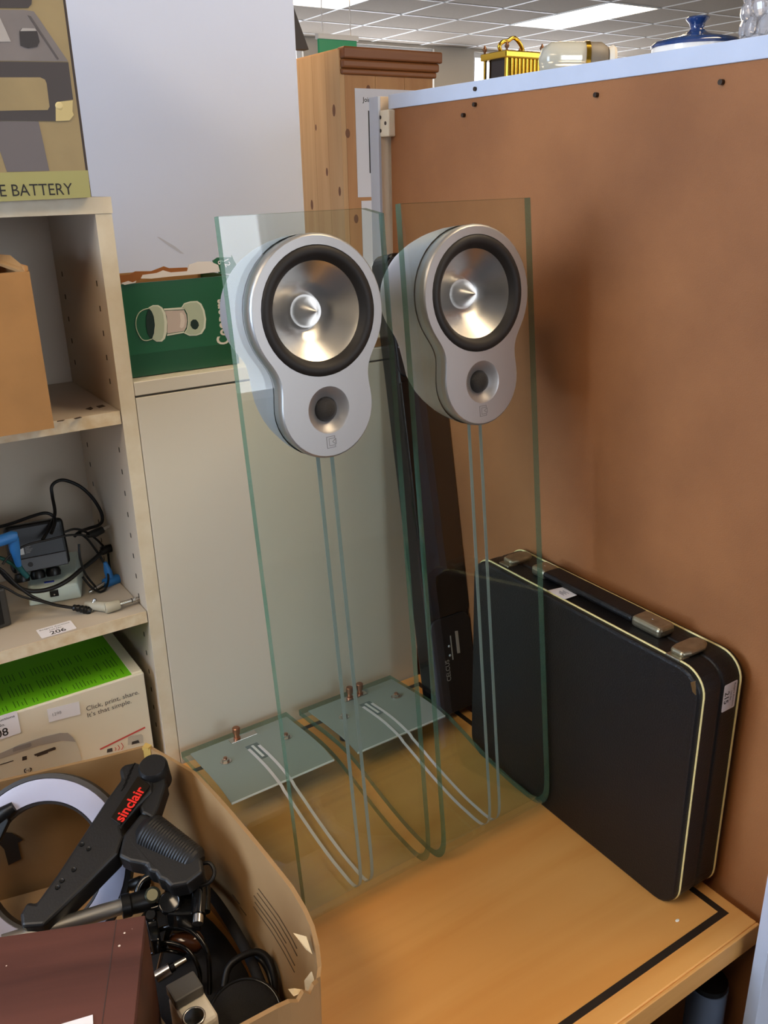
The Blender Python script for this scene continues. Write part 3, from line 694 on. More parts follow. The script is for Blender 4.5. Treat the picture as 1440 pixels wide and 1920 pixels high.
# on the near end of the briefcase, turned on its side (top of the text to the right)
lot_label('215', axes((0.7950, 0.5060, 1.029), (0, 0, -1), (1, 0, 0)), 'white lot label 215 stuck on the briefcase end', w=0.036, h=0.0235)
lot_label('206', axes((0.2085, 1.1645, 1.0122), (1, 0.03, 0), (0, 1, 0)), 'white lot label 206 on the shelf front below the cables', w=0.048, h=0.030)

# ================================================================ SOUNDBAR standing on end
bar_m = mat('gloss_black_plastic', (14, 14, 15), rough=0.16, spec=0.5)
bar_cloth = mat('black_grille', (16, 16, 18), rough=0.5, bump=0.4, bscale=900)
print_w = mat('print_silver', (176, 178, 176), rough=0.4)
sb = thing('soundbar', 'tall black soundbar stood on end between cabinet and briefcase', 'soundbar', matrix=Matrix.Translation((0.7848, 0.985, DZ + 0.0100)) @ Matrix.Rotation(-0.1797, 4, 'X'))
ob = rrect(-0.0425, 0.0425, 0.0, 0.750, 0.020, 6)
MB().slab([(x, 0.004, z) for x, z in ob], (0, 0.041, 0)).build('body', bar_m, sb, local=True, bevel=0.004)
MB().slab([(x, 0.0, z) for x, z in rrect(-0.0415, 0.0415, 0.175, 0.56, 0.004, 4)], (0, 0.005, 0)).build('screen_panel', bar_m, sb, local=True, bevel=0.001)
MB().slab([(x, 0.0005, z) for x, z in rrect(-0.0415, 0.0415, 0.565, 0.745, 0.018, 5)], (0, 0.005, 0)).build('end_grille', bar_cloth, sb, local=True, bevel=0.002)
MB().slab([(x, 0.0005, z) for x, z in rrect(-0.0415, 0.0415, 0.004, 0.171, 0.018, 5)], (0, 0.005, 0)).build('end_grille', bar_cloth, sb, local=True, bevel=0.002)
lettering('CELCUS', axes((-0.010, 0.0004, 0.062), (0, 0, 1), (-1, 0, 0)), print_w, sb, width=0.037, height=0.0085, local=True, bold=0.01)
MB().slab([(x, 0.0004, z) for x, z in ((0.008, 0.104), (0.014, 0.103), (0.014, 0.142), (0.008, 0.143))], (0, -0.0003, 0)).build('spec_label', print_w, sb, local=True)
MB().slab([(x, 0.0004, z) for x, z in ((-0.003, 0.096), (-0.001, 0.096), (-0.001, 0.138), (-0.003, 0.138))], (0, -0.0003, 0)).build('trim_line', print_w, sb, local=True)
for z in (0.105, 0.121): MB().lathe([(0.0022, 0), (0.0016, 0.0015)], 12, frame_dir((-0.007, 0.0005, z), (0, -1, 0))).build('button', print_w, sb, local=True)
MB().tube(spline([(-0.040, -0.002, 0.612), (-0.028, -0.006, 0.617), (-0.016, -0.006, 0.622), (-0.006, -0.003, 0.640)], 6), 0.0012, 6).build('wire', mat('pale_wire', (150, 160, 190)), sb, local=True)

# ================================================================ CARTONS ON AND IN THE BOOKCASE
kraft = mat('kraft_card', (186, 138, 84), rough=0.8, var=0.18, vscale=14, bump=0.06, bscale=220)
kraft_l = mat('kraft_card_light', (166, 130, 86), rough=0.8, var=0.16, vscale=10, bump=0.06, bscale=220)
torn_m = mat('torn_card', (224, 200, 158), rough=0.9, bump=0.4, bscale=300)
def flat(name, pts, m, parent, y=None, d=0.0003, vec=(0, -1, 0)):
    return MB().slab(pts, Vector(vec) * d).build(name, m, parent)
# --- turntable carton on top of the bookcase
tan = mat('print_tan', (166, 148, 106), rough=0.55, var=0.14, vscale=18)
tt = thing('turntable_carton', 'printed carton with a turntable picture standing on the bookcase', 'carton', (0.15, 1.24, 1.577))
MB().box(-0.05, 0.3268, 1.130, 1.350, 1.5774, 1.930).build('carton_body', [mat('carton_dark_side', (58, 48, 44), rough=0.6)], tt, bevel=0.001)
MB().box(-0.05, 0.3235, 1.1296, 1.1301, 1.5785, 1.929).build('front_print', tan, tt)
T8 = lambda: None
flat('band_print', [(0.1924,1.1295,1.606),(0.326,1.1295,1.6074),(0.3254,1.1295,1.5772),(0.1869,1.1295,1.5749)], mat('print_olive', (170, 168, 106), rough=0.55), tt)
flat('deck_print', [(0.2213,1.1295,1.7689),(0.2806,1.1295,1.7723),(0.2897,1.1295,1.7716),(0.2939,1.1295,1.7655),(0.3202,1.1295,1.7233),(0.2126,1.1295,1.7199)], mat('print_grey', (132, 126, 126), rough=0.55, var=0.2, vscale=12), tt)
flat('deck_edge_print', [(0.2826,1.1291,1.7673),(0.2859,1.1291,1.7665),(0.3101,1.1291,1.7253),(0.3082,1.1291,1.7245)], mat('print_darkgrey', (84, 78, 78)), tt)
flat('lid_print', [(0.2238,1.1291,1.7837),(0.2911,1.1291,1.7889),(0.2883,1.1291,1.7782),(0.2845,1.1291,1.7746),(0.2214,1.1291,1.7699)], mat('print_black', (62, 54, 52), rough=0.5), tt)
flat('plinth_print', [(0.2124,1.1291,1.7191),(0.32,1.1291,1.7225),(0.3198,1.1291,1.6839),(0.3054,1.1291,1.6816),(0.2999,1.1291,1.6793),(0.2968,1.1291,1.6609),(0.2019,1.1291,1.6601)], MATS['print_black'], tt)
flat('cutout_print', [(0.2094,1.1287,1.7029),(0.2861,1.1287,1.7057),(0.2911,1.1287,1.7036),(0.2923,1.1287,1.6997),(0.2919,1.1287,1.6757),(0.2893,1.1287,1.6722),(0.2035,1.1287,1.6692)], tan, tt)
flat('corner_print', [(0.2992,1.1287,1.6792),(0.3027,1.1287,1.681),(0.3192,1.1287,1.6831),(0.317,1.1287,1.671),(0.3182,1.1287,1.6676),(0.3121,1.1287,1.6615),(0.2966,1.1287,1.6606)], mat('print_cream', (206, 190, 132)), tt)
MB().lathe([(0.0045, 0), (0.003, 0.0006)], 14, frame_dir([(0.3028,1.1284,1.6767)][0], (0, -1, 0))).build('rivet_print', mat('print_rivet', (222, 206, 150)), tt)
flat('stand_print', [(0.2019,1.1295,1.6595),(0.2775,1.1295,1.6604),(0.2814,1.1295,1.6076),(0.2345,1.1295,1.6071),(0.2306,1.1295,1.6294),(0.1983,1.1295,1.6395)], mat('print_slate', (108, 102, 104)), tt)
flat('plate_print', [(0.2198,1.1291,1.7611),(0.253,1.1291,1.7628),(0.2564,1.1291,1.7531),(0.2605,1.1291,1.7401),(0.2156,1.1291,1.7374)], mat('print_palegrey', (178, 174, 172)), tt)
flat('knob_print', [(0.2712,1.1287,1.7508),(0.274,1.1287,1.7541),(0.2891,1.1287,1.7548),(0.2903,1.1287,1.7508),(0.2912,1.1287,1.7418),(0.288,1.1287,1.7367),(0.2778,1.1287,1.7346),(0.2701,1.1287,1.7369)], mat('print_knob', (44, 36, 34)), tt)
flat('knob_top_print', [(0.2718,1.1284,1.751),(0.2745,1.1284,1.7541),(0.2885,1.1284,1.7547),(0.2896,1.1284,1.7523)], MATS['print_palegrey'], tt)
bp0 = [(0.215,1.129,1.5814)][0]; bp1 = [(0.305,1.129,1.5849)][0]
lettering('LE BATTERY', XZ(bp0[0], 1.1291, bp0[2] - .0005), ink, tt, width=bp1[0] - bp0[0], height=0.0127)
# --- plain carton on the upper shelf
cs = thing('plain_carton', 'plain brown carton hanging over the upper shelf edge', 'carton', (0.13, 1.2, 1.3097))
cx0, cx1, cy0, cy1, cz0, cz1 = -0.10, 0.2365, 1.107, 1.330, 1.3102, 1.4985
MB().box(cx0, cx1, cy0, cy0 + .004, cz0, cz1).build('front_wall', kraft, cs)
MB().box(cx1 - .004, cx1, cy0 + .004, cy1, cz0, cz1 + .006).build('side_wall', kraft, cs)
MB().box(cx0, cx0 + .004, cy0 + .004, cy1, cz0, cz1).build('side_wall', kraft, cs)
MB().box(cx0 + .004, cx1 - .004, cy1 - .004, cy1, cz0, cz1).build('back_wall', kraft, cs)
MB().box(cx0 + .004, cx1 - .004, cy0 + .004, cy1 - .004, cz0, cz0 + .004).build('bottom', kraft, cs)
MB().slab([(cx1 - .004, cy0 + .004, cz1 - .004), (cx1 + .000, cy0 + .004, cz1 - .002), (cx1 - .008, cy0 + .05, cz1 + .013), (cx1 - .03, cy0 + .09, cz1 + .015), (cx1 - .04, cy0 + .09, cz1 + .013)], (0, 0, 0.003)).build('flap', kraft_l, cs)
MB().slab([(cx0, cy0 + .10, cz1 - .01), (cx1 - .045, cy0 + .10, cz1 - .004), (cx1 - .050, cy0 + .12, cz1 + .016), (cx0, cy0 + .12, cz1 + .016)], (0, 0.003, 0)).build('flap', kraft, cs)

# --- lantern carton on the cabinet
green = mat('print_green', (22, 96, 58), rough=0.38)
green_d = mat('print_green_dark', (10, 78, 42), rough=0.38)
lc = thing('lantern_carton', 'torn green carton with a camping lantern picture on the cabinet', 'carton', (0.44, 1.22, 1.3457))
LY = 1.168; lx0, lx1, lz0, lz1 = 0.3585, 0.5175, 1.3462, 1.4690
MB().box(lx0, lx1, LY, LY + .003, lz0, lz1).build('front_wall', green, lc)
MB().box(lx0, lx1, LY - .0004, LY, lz0, lz0 + .030).build('lower_band', green_d, lc)
MB().box(lx0, lx0 + .003, LY + .003, LY + .11, lz0, lz1 + .003).build('side_wall', green_d, lc)
MB().box(lx1 - .003, lx1, LY + .003, LY + .11, lz0, lz1).build('side_wall', green_d, lc)
MB().box(lx0 + .003, lx1 - .003, LY + .107, LY + .11, lz0, lz1 + .004).build('back_wall', kraft, lc)
MB().box(lx0 + .003, lx1 - .003, LY + .003, LY + .107, lz0, lz0 + .003).build('bottom', kraft, lc)
LC = (0, 440, 3.0)
flat('torn_lining', [(0.3601,1.1665,1.4704),(0.3596,1.1665,1.481),(0.3733,1.1665,1.4813),(0.3808,1.1665,1.4844),(0.4022,1.1665,1.4831),(0.4199,1.1665,1.488),(0.427,1.1665,1.4852),(0.4519,1.1665,1.4844),(0.4539,1.1665,1.4794),(0.4387,1.1665,1.4789),(0.4138,1.1665,1.4777),(0.3892,1.1665,1.4749),(0.3792,1.1665,1.4718),(0.3743,1.1665,1.4709)], mat('torn_kraft', (158, 98, 50), rough=0.9), lc, d=0.002)
flat('torn_paper', [(0.3864,1.1655,1.475),(0.3894,1.1655,1.4793),(0.4088,1.1655,1.4804),(0.4177,1.1655,1.4832),(0.4284,1.1655,1.4797),(0.451,1.1655,1.4797),(0.4544,1.1655,1.4876),(0.4674,1.1655,1.4909),(0.4854,1.1655,1.4902),(0.4966,1.1655,1.4847),(0.4984,1.1655,1.4756),(0.4632,1.1655,1.4748),(0.4253,1.1655,1.4744),(0.4007,1.1655,1.4737)], mat('torn_white', (236, 232, 228), rough=0.9), lc, d=0.0015)
flat('torn_edge', [(0.3599,1.1655,1.4711),(0.3695,1.1655,1.4731),(0.3752,1.1655,1.4709),(0.3802,1.1655,1.4727),(0.3787,1.1655,1.4701),(0.3642,1.1655,1.4686)], MATS['torn_white'], lc, d=0.0015)
fl = flat('end_flap', [(0.4916,1.172,1.4902),(0.499,1.172,1.494),(0.5202,1.172,1.4931),(0.521,1.172,1.4958),(0.5219,1.172,1.4922),(0.5287,1.172,1.4778),(0.5217,1.172,1.4706),(0.4996,1.172,1.4726),(0.4986,1.172,1.4763)], green, lc, d=0.0015)
fp0 = [(0.5069,1.17,1.4889)][0]
lettering('12', axes((fp0[0], 1.1698, fp0[2]), (0.35, 0, -0.94), (0.94, 0, 0.35)), paper, fl, height=0.0085, bold=0.01, local=False)
lettering('6', axes((fp0[0] - .009, 1.1698, fp0[2]), (0.35, 0, -0.94), (0.94, 0, 0.35)), paper, fl, height=0.0085, bold=0.01, local=False)
mint = mat('print_mint', (186, 202, 178), rough=0.45); mint_l = mat('print_mint_light', (226, 234, 218), rough=0.45)
pk = mat('print_pink', (206, 194, 186), rough=0.45); gd = mat('print_deep_green', (8, 40, 26), rough=0.45)
flat('cap_print', [(0.3932,1.1672,1.4365),(0.3997,1.1672,1.4392),(0.407,1.1672,1.4386),(0.4121,1.1672,1.4348),(0.4156,1.1672,1.4274),(0.4168,1.1672,1.4154),(0.415,1.1672,1.4024),(0.4111,1.1672,1.3932),(0.4063,1.1672,1.3899),(0.3988,1.1672,1.3907),(0.3932,1.1672,1.3952),(0.3967,1.1672,1.402),(0.3992,1.1672,1.4124),(0.3991,1.1672,1.4243),(0.3969,1.1672,1.4315)], mint_l, lc)
flat('cap_shade_print', [(0.3936,1.1669,1.436),(0.3994,1.1669,1.4381),(0.4061,1.1669,1.4371),(0.41,1.1669,1.4338),(0.4123,1.1669,1.4266),(0.4127,1.1669,1.4158),(0.4109,1.1669,1.4029),(0.408,1.1669,1.3948),(0.4045,1.1669,1.3916),(0.3989,1.1669,1.3922),(0.3937,1.1669,1.3954),(0.3971,1.1669,1.402),(0.3996,1.1669,1.4124),(0.3992,1.1669,1.4243),(0.3972,1.1669,1.4315)], mint, lc)
flat('opening_print', [(0.3929,1.1672,1.4342),(0.3957,1.1672,1.4322),(0.3985,1.1672,1.4243),(0.3991,1.1672,1.4136),(0.3967,1.1672,1.402),(0.3932,1.1672,1.3952),(0.3908,1.1672,1.3961),(0.3879,1.1672,1.403),(0.387,1.1672,1.4137),(0.3888,1.1672,1.4253)], gd, lc)
flat('chimney_print', [(0.4147,1.1672,1.4301),(0.4423,1.1672,1.4286),(0.4448,1.1672,1.4222),(0.4452,1.1672,1.4137),(0.443,1.1672,1.4055),(0.4399,1.1672,1.4007),(0.4152,1.1672,1.3997),(0.4168,1.1672,1.4106),(0.4169,1.1672,1.4225)], pk, lc)
flat('bar_print', [(0.4138,1.1672,1.4332),(0.4427,1.1672,1.4325),(0.4427,1.1672,1.4296),(0.4145,1.1672,1.4308)], mint_l, lc)
flat('bar_print', [(0.4149,1.1672,1.3988),(0.4392,1.1672,1.4),(0.4393,1.1672,1.3981),(0.4144,1.1672,1.3967)], mint_l, lc)
flat('base_print', [(0.4389,1.1672,1.4325),(0.4433,1.1672,1.4376),(0.4525,1.1672,1.4394),(0.4627,1.1672,1.439),(0.4682,1.1672,1.4347),(0.4718,1.1672,1.4256),(0.473,1.1672,1.4134),(0.4707,1.1672,1.4013),(0.4647,1.1672,1.394),(0.4566,1.1672,1.3924),(0.4463,1.1672,1.3932),(0.439,1.1672,1.3976),(0.4437,1.1672,1.403),(0.4464,1.1672,1.4124),(0.4466,1.1672,1.4232),(0.4437,1.1672,1.4297)], mint_l, lc)
flat('base_shade_print', [(0.4403,1.1669,1.4324),(0.4438,1.1669,1.4364),(0.4522,1.1669,1.438),(0.4612,1.1669,1.4377),(0.4657,1.1669,1.4337),(0.469,1.1669,1.4253),(0.47,1.1669,1.4137),(0.4678,1.1669,1.4023),(0.4623,1.1669,1.3955),(0.456,1.1669,1.3941),(0.447,1.1669,1.3949),(0.4404,1.1669,1.398),(0.4448,1.1669,1.4029),(0.4476,1.1669,1.4123),(0.4478,1.1669,1.4231),(0.4451,1.1669,1.4296)], mint, lc)
flat('lens_print', [(0.4355,1.1669,1.4255),(0.4387,1.1669,1.4258),(0.4414,1.1669,1.4213),(0.4419,1.1669,1.4141),(0.4399,1.1669,1.407),(0.4364,1.1669,1.4044),(0.4334,1.1669,1.4065),(0.4358,1.1669,1.4147)], mat('print_lens', (228, 220, 212)), lc)
flat('dial_print', [(0.45,1.1666,1.4121),(0.4535,1.1666,1.4148),(0.458,1.1666,1.4143),(0.4608,1.1666,1.4104),(0.4614,1.1666,1.406),(0.4587,1.1666,1.4021),(0.4553,1.1666,1.4008),(0.4516,1.1666,1.4028),(0.4491,1.1666,1.4073)], gd, lc)
MB().tube(spline([(0.3943,1.1672,1.4355),(0.3862,1.1672,1.4343),(0.3797,1.1672,1.4308),(0.3753,1.1672,1.4243),(0.3734,1.1672,1.4163),(0.3743,1.1672,1.4068),(0.3791,1.1672,1.3962),(0.3855,1.1672,1.3935),(0.3931,1.1672,1.3946)], 5), 0.0007, 6).build('handle_print', mint, lc)
tx0 = [(0.4875,1.1674,1.3756)][0]; tx1 = [(0.4856,1.1674,1.4386)][0]
lettering('Coopers', axes((0.5120, 1.1677, tx0[2]), (0, 0, 1), (-1, 0, 0)), mat('print_offwhite', (226, 222, 210)), lc, width=tx1[2] - tx0[2], height=0.0262, bold=0.025)

# --- printer carton in the lower bay
card_w = mat('printed_white_card', (232, 224, 200), rough=0.5, var=0.05, vscale=9)
pc = thing('printer_carton', 'white printer carton with bright green top in the lower bookcase bay', 'carton', (0.1, 1.26, 0.7135))
PY = 1.150; PZ = 0.912
MB().box(-0.20, 0.3165, PY, 1.366, 0.7137, PZ).build('carton_body', card_w, pc, bevel=0.0015)
MB().box(-0.19, 0.300, 1.1545, 1.364, PZ - .0002, PZ + .0004).build('top_print', mat('print_lime', (112, 196, 22), rough=0.5), pc)
gt = mat('print_lime_text', (54, 112, 16), rough=0.6)
pl_ = MB()
for blk in range(11):
    xb0 = -0.15 + blk * 0.041
    for k in range(7):
        for y0, y1 in ((1.160, 1.172 + .010 * random.random()), (1.190, 1.214 + .012 * random.random()), (1.236, 1.26)):
            if random.random() < 0.9: pl_.box(xb0 + k * 0.0050, xb0 + k * 0.0050 + 0.0011, y0 + .004 * random.random(), y1, PZ + .0004, PZ + .0006)
tag(pl_.build('small_print', gt, pc), kind='stuff')
MB().box(0.300, 0.3150, 1.156, 1.33, PZ - .0002, PZ + .0022).build('top_flap', card_w, pc)
q0 = [(0.2274,1.1497,0.8795)][0]; q1 = [(0.3053,1.1497,0.8784)][0]
lettering('Click, print, share.', XZ(q0[0], PY - .0003, q0[2] - .0025), mat('ink_soft', (86, 80, 74)), pc, width=q1[0] - q0[0], height=0.0098)
q0 = [(0.2275,1.1497,0.8685)][0]; q1 = [(0.2925,1.1497,0.8674)][0]
lettering("It's that simple.", XZ(q0[0], PY - .0003, q0[2] - .0025), MATS['ink_soft'], pc, width=q1[0] - q0[0], height=0.0098)
pg = mat('print_printer_grey', (168, 164, 158)); pw = mat('print_printer_body', (206, 202, 184)); pd = mat('print_slot', (58, 52, 50))
flat('printer_body_print', [(0.0852,1.1497,0.8435),(0.1036,1.1497,0.8494),(0.1558,1.1497,0.8497),(0.1876,1.1497,0.8451),(0.2051,1.1497,0.8356),(0.2084,1.1497,0.8192),(0.209,1.1497,0.8013),(0.2059,1.1497,0.7791),(0.0774,1.1497,0.7985)], pw, pc)
flat('printer_top_print', [(0.0869,1.1494,0.854),(0.105,1.1494,0.8582),(0.1305,1.1494,0.8614),(0.1621,1.1494,0.8613),(0.1864,1.1494,0.8586),(0.1967,1.1494,0.8544),(0.2024,1.1494,0.8449),(0.2051,1.1494,0.8358),(0.1875,1.1494,0.8453),(0.1558,1.1494,0.8499),(0.1035,1.1494,0.8496),(0.0853,1.1494,0.8446)], pg, pc)
flat('slot_print', [(0.1471,1.1494,0.8385),(0.1757,1.1494,0.8392),(0.1773,1.1494,0.8374),(0.1765,1.1494,0.8343),(0.1482,1.1494,0.8353)], pd, pc)
flat('slot_print', [(0.1501,1.1494,0.835),(0.166,1.1494,0.8345),(0.1658,1.1494,0.8331),(0.1508,1.1494,0.833)], pd, pc)
flat('display_print', [(0.1216,1.1491,0.857),(0.1236,1.1491,0.8604),(0.1458,1.1491,0.8593),(0.1465,1.1491,0.854),(0.144,1.1491,0.8526),(0.1215,1.1491,0.8538)], mat('print_display', (140, 138, 136)), pc)
flat('slot_print', [(0.1317,1.1494,0.8408),(0.1376,1.1494,0.8401),(0.137,1.1494,0.8344),(0.1307,1.1494,0.8348)], pd, pc)
flat('slot_print', [(0.1021,1.1494,0.8412),(0.1197,1.1494,0.8403),(0.1198,1.1494,0.8391),(0.1019,1.1494,0.8398)], pd, pc)
lo_ = flat('logo_print', [(0.1305,1.1494,0.8198),(0.1322,1.1494,0.8206),(0.1395,1.1494,0.8193),(0.1411,1.1494,0.8175),(0.1399,1.1494,0.8138),(0.1385,1.1494,0.8129),(0.1311,1.1494,0.8138),(0.13,1.1494,0.8155)], pd, pc)
lc0 = [(0.1354,1.1491,0.8167)][0]
MB().lathe([(0.0035, 0), (0.0033, 0.0003)], 16, frame_dir(lc0, (0, -1, 0))).build('logo_disc', pw, lo_)
lettering('hp', XZ(lc0[0], 1.1487, lc0[2]), pd, lo_, height=0.0048, align='C')
flat('red_line_print', [(0.2369,1.1497,0.8103),(0.3068,1.1497,0.8209),(0.3073,1.1497,0.8182),(0.2372,1.1497,0.8078)], mat('print_red', (204, 80, 72)), pc)
flat('mini_printer_print', [(0.2778,1.1497,0.8),(0.2797,1.1497,0.8121),(0.2846,1.1497,0.8131),(0.2998,1.1497,0.8105),(0.3021,1.1497,0.807),(0.3013,1.1497,0.7942)], mat('print_mini', (190, 184, 168)), pc)
flat('mini_photo_print', [(0.2835,1.1494,0.7982),(0.2846,1.1494,0.8029),(0.2944,1.1494,0.8023),(0.2956,1.1494,0.7972)], pd, pc)
flat('mini_camera_print', [(0.246,1.1497,0.7994),(0.2473,1.1497,0.8051),(0.2547,1.1497,0.8044),(0.2546,1.1497,0.7981)], pd, pc)
for pts in ([(0.2582,1.1496,0.7979),(0.2599,1.1496,0.8003),(0.2589,1.1496,0.8035)], [(0.2628,1.1496,0.7967),(0.2652,1.1496,0.8001),(0.2635,1.1496,0.8052)], [(0.2677,1.1496,0.7955),(0.2707,1.1496,0.8006),(0.2686,1.1496,0.8074)]):
    MB().tube(spline(pts, 4), 0.0005, 5).build('wave_print', MATS['print_red'], pc)
lot_label('208', axes(([(0.1084,1.149,0.8957)][0][0], 1.1494, [(0.1087,1.149,0.8974)][0][2]), (1, 0, 0), (0, 0, 1)), 'white lot label 208 on the printer carton', w=0.056, h=0.036)
w0 = [(0.1758,1.149,0.8989)][0]; w1 = [(0.2174,1.149,0.8774)][0]
st = MB().slab([(0.1749,1.149,0.9027),(0.219,1.149,0.8992),(0.2182,1.149,0.878),(0.1746,1.149,0.8816)], (0, -0.0003, 0)).build('price_sticker', mat('sticker_white', (236, 234, 236), rough=0.6))
tag(st, 'plain white sticker with faint pencilled digits on the printer carton', 'sticker')
lettering('1298', XZ(*[(0.1808,1.1484,0.8893)][0]), mat('pencil', (140, 136, 140)), st, height=0.0048)

# ================================================================ SHELF WITH CABLES
blk = mat('black_plastic', (11, 11, 11), rough=0.38, spec=0.35)
cabm = mat('black_cable', (12, 11, 11), rough=0.45, spec=0.35)
blue = mat('blue_plug', (42, 118, 190), rough=0.45)
teal = mat('teal_cable', (20, 84, 86), rough=0.5)
mintp = mat('mint_enamel', (210, 224, 214), rough=0.35)
SZ = 1.0118
mp_ = thing('effects_pedal', 'pale mint green pedal box under the black adapter', 'pedal', matrix=Matrix.Translation((0.2300, 1.2530, SZ)) @ Matrix.Rotation(-0.22, 4, 'Z'))
b = MB(); w, d_, h0_, h1_ = 0.037, 0.095, 0.024, 0.040
vs = [(-w, 0, 0), (w, 0, 0), (w + .008, d_, 0), (-w - .002, d_, 0), (-w + .003, 0.004, h0_), (w - .003, 0.004, h0_), (w + .004, d_, h1_), (-w, d_, h1_)]
b.add(vs, [(0, 3, 2, 1), (4, 5, 6, 7), (0, 1, 5, 4), (1, 2, 6, 5), (2, 3, 7, 6), (3, 0, 4, 7)]).build('enclosure', mintp, mp_, local=True, bevel=0.003)
MB().box(-0.006, 0.006, -0.0008, 0.003, 0.010, 0.019).build('power_socket', blk, mp_, local=True)
MB().lathe([(0.0012, 0), (0.0012, 0.002)], 8, frame_dir((0.0, -0.0008, 0.014), (0, -1, 0))).build('socket_pin', steel, mp_, local=True)
MB().box(-0.012, 0.002, 0.016, 0.020, 0.0262, 0.0275).build('blue_mark', mat('ink_cobalt', (30, 50, 150)), mp_, local=True)
ad = thing('power_adapter', 'black ribbed power adapter lying on the mint pedal', 'adapter', matrix=Matrix.Translation((0.2230, 1.2660, SZ + 0.050)) @ Matrix.Rotation(-0.10, 4, 'Z') @ Matrix.Rotation(-0.30, 4, 'X'))
MB().box(-0.042, 0.040, 0, 0.045, 0.002, 0.072).build('case', blk, ad, local=True, bevel=0.006, seg=3)
MB().box(-0.036, 0.036, -0.004, 0.001, 0.002, 0.022).build('front_strip', mat('dark_grey_plastic', (44, 43, 42), rough=0.4), ad, local=True, bevel=0.001)
MB().lathe([(0.0035, 0), (0.003, 0.0006)], 14, frame_dir((-0.016, -0.004, 0.012), (0, -1, 0))).build('jack_hole', ink, ad, local=True)
lb2 = MB().box(-0.031, -0.021, -0.0006, 0.0002, 0.028, 0.040).build('spec_label', print_w, ad, local=True)
for k in range(5): MB().box(-0.019, -0.013 + (k % 3) * .002, -0.0005, 0.0002, 0.029 + k * .0022, 0.030 + k * .0022).build('label_line', mat('print_dim', (110, 108, 104)), lb2, local=True)
for k, x in enumerate((-0.030, -0.008, 0.014)): MB().lathe([(0.010, -0.004), (0.011, 0.002), (0.009, 0.008)], 18, Mx((x, 0.012, -0.008))).build('foot_knob', blk, ad, local=True, smooth=0.6)
def cable(name, label, pts, r, m, n=8, sub=7): return tag(MB().tube([Vector((min(p.x, 0.3295 - r), p.y, max(p.z, SZ + r))) for p in spline(pts, sub)], r, n).build(name, m, smooth=1.0), label, 'cable', 'tangled leads on the shelf')
cable('adapter_lead', 'black lead arching in a high loop above the adapter', [(0.2273,1.256,1.1124),(0.2452,1.275,1.1245),(0.2569,1.29,1.1366),(0.2612,1.31,1.1569),(0.2637,1.315,1.1702),(0.2732,1.315,1.1767),(0.2856,1.315,1.175),(0.3032,1.31,1.1633),(0.3169,1.305,1.1445),(0.3255,1.3,1.1222),(0.3253,1.295,1.1079),(0.3165,1.29,1.1028),(0.2997,1.285,1.1031),(0.284,1.27,1.1066),(0.2728,1.258,1.1064)], 0.0026, cabm)
cable('adapter_lead', 'black lead running off left from the adapter top', [(0.1597,1.31,1.1254),(0.1954,1.3,1.1309),(0.2245,1.29,1.139),(0.2426,1.285,1.1414),(0.2524,1.282,1.135),(0.2511,1.272,1.1283),(0.2404,1.256,1.1192)], 0.0025, cabm)
cable('thin_lead', 'thin black lead draped across the adapter front to the plug on the right', [(0.1657,1.235,1.0976),(0.179,1.24,1.107),(0.2025,1.243,1.1147),(0.2323,1.244,1.1152),(0.259,1.245,1.1149),(0.2788,1.25,1.1093),(0.296,1.26,1.1)], 0.0016, cabm)
cable('thin_lead', 'black lead hanging in a long oval loop at the shelf right side', [(0.2562,1.246,1.1203),(0.2726,1.25,1.1201),(0.2916,1.27,1.1047),(0.3138,1.29,1.0768),(0.3294,1.3,1.0468),(0.3357,1.3,1.0174),(0.336,1.29,0.9978),(0.3269,1.28,0.9921),(0.3118,1.27,0.9967),(0.2979,1.26,1.0083),(0.285,1.25,1.0303),(0.2755,1.245,1.0524),(0.2723,1.243,1.0774),(0.2744,1.246,1.0972)], 0.0018, cabm)
cable('thin_lead', 'black lead looping down behind the blue jack plug', [(0.2818,1.262,1.1072),(0.2937,1.27,1.0912),(0.3042,1.275,1.0693),(0.3121,1.27,1.0484),(0.3136,1.262,1.0285),(0.3059,1.25,1.0172),(0.2956,1.245,1.0131),(0.282,1.242,1.0253),(0.2714,1.242,1.0459)], 0.0018, cabm)
cable('thick_lead', 'thick black lead sagging across the front of the mint pedal', [(0.1614,1.238,1.0894),(0.1706,1.235,1.0715),(0.1865,1.232,1.0531),(0.2071,1.23,1.0463),(0.2299,1.231,1.0462),(0.2507,1.235,1.0508),(0.2714,1.245,1.057),(0.2946,1.26,1.0611),(0.3104,1.27,1.0659)], 0.0033, cabm)
cable('thin_lead', 'black lead running from far left to the angled power plug', [(0.1481,1.225,1.1083),(0.1627,1.224,1.0926),(0.1758,1.22,1.07),(0.1928,1.215,1.0479),(0.214,1.205,1.0339),(0.2334,1.198,1.0259),(0.2446,1.194,1.0224)], 0.0023, cabm)
cable('thin_lead', 'lower black lead joining the angled power plug', [(0.1431,1.222,1.0825),(0.1613,1.22,1.0683),(0.179,1.215,1.0519),(0.201,1.208,1.0407),(0.2232,1.2,1.0298),(0.2431,1.194,1.022)], 0.0018, cabm)
cable('teal_lead', 'teal lead dropping behind the blue angled plug', [(0.1866,1.25,1.1056),(0.1876,1.253,1.0902),(0.1916,1.256,1.0746),(0.1983,1.256,1.0609)], 0.0038, teal)
cable('green_lead', 'dark green lead crossing behind the blue angled plug', [(0.1612,1.262,1.1022),(0.1739,1.262,1.0923),(0.1863,1.262,1.0789),(0.1955,1.262,1.0628)], 0.0028, mat('green_cable', (14, 76, 60), rough=0.5))
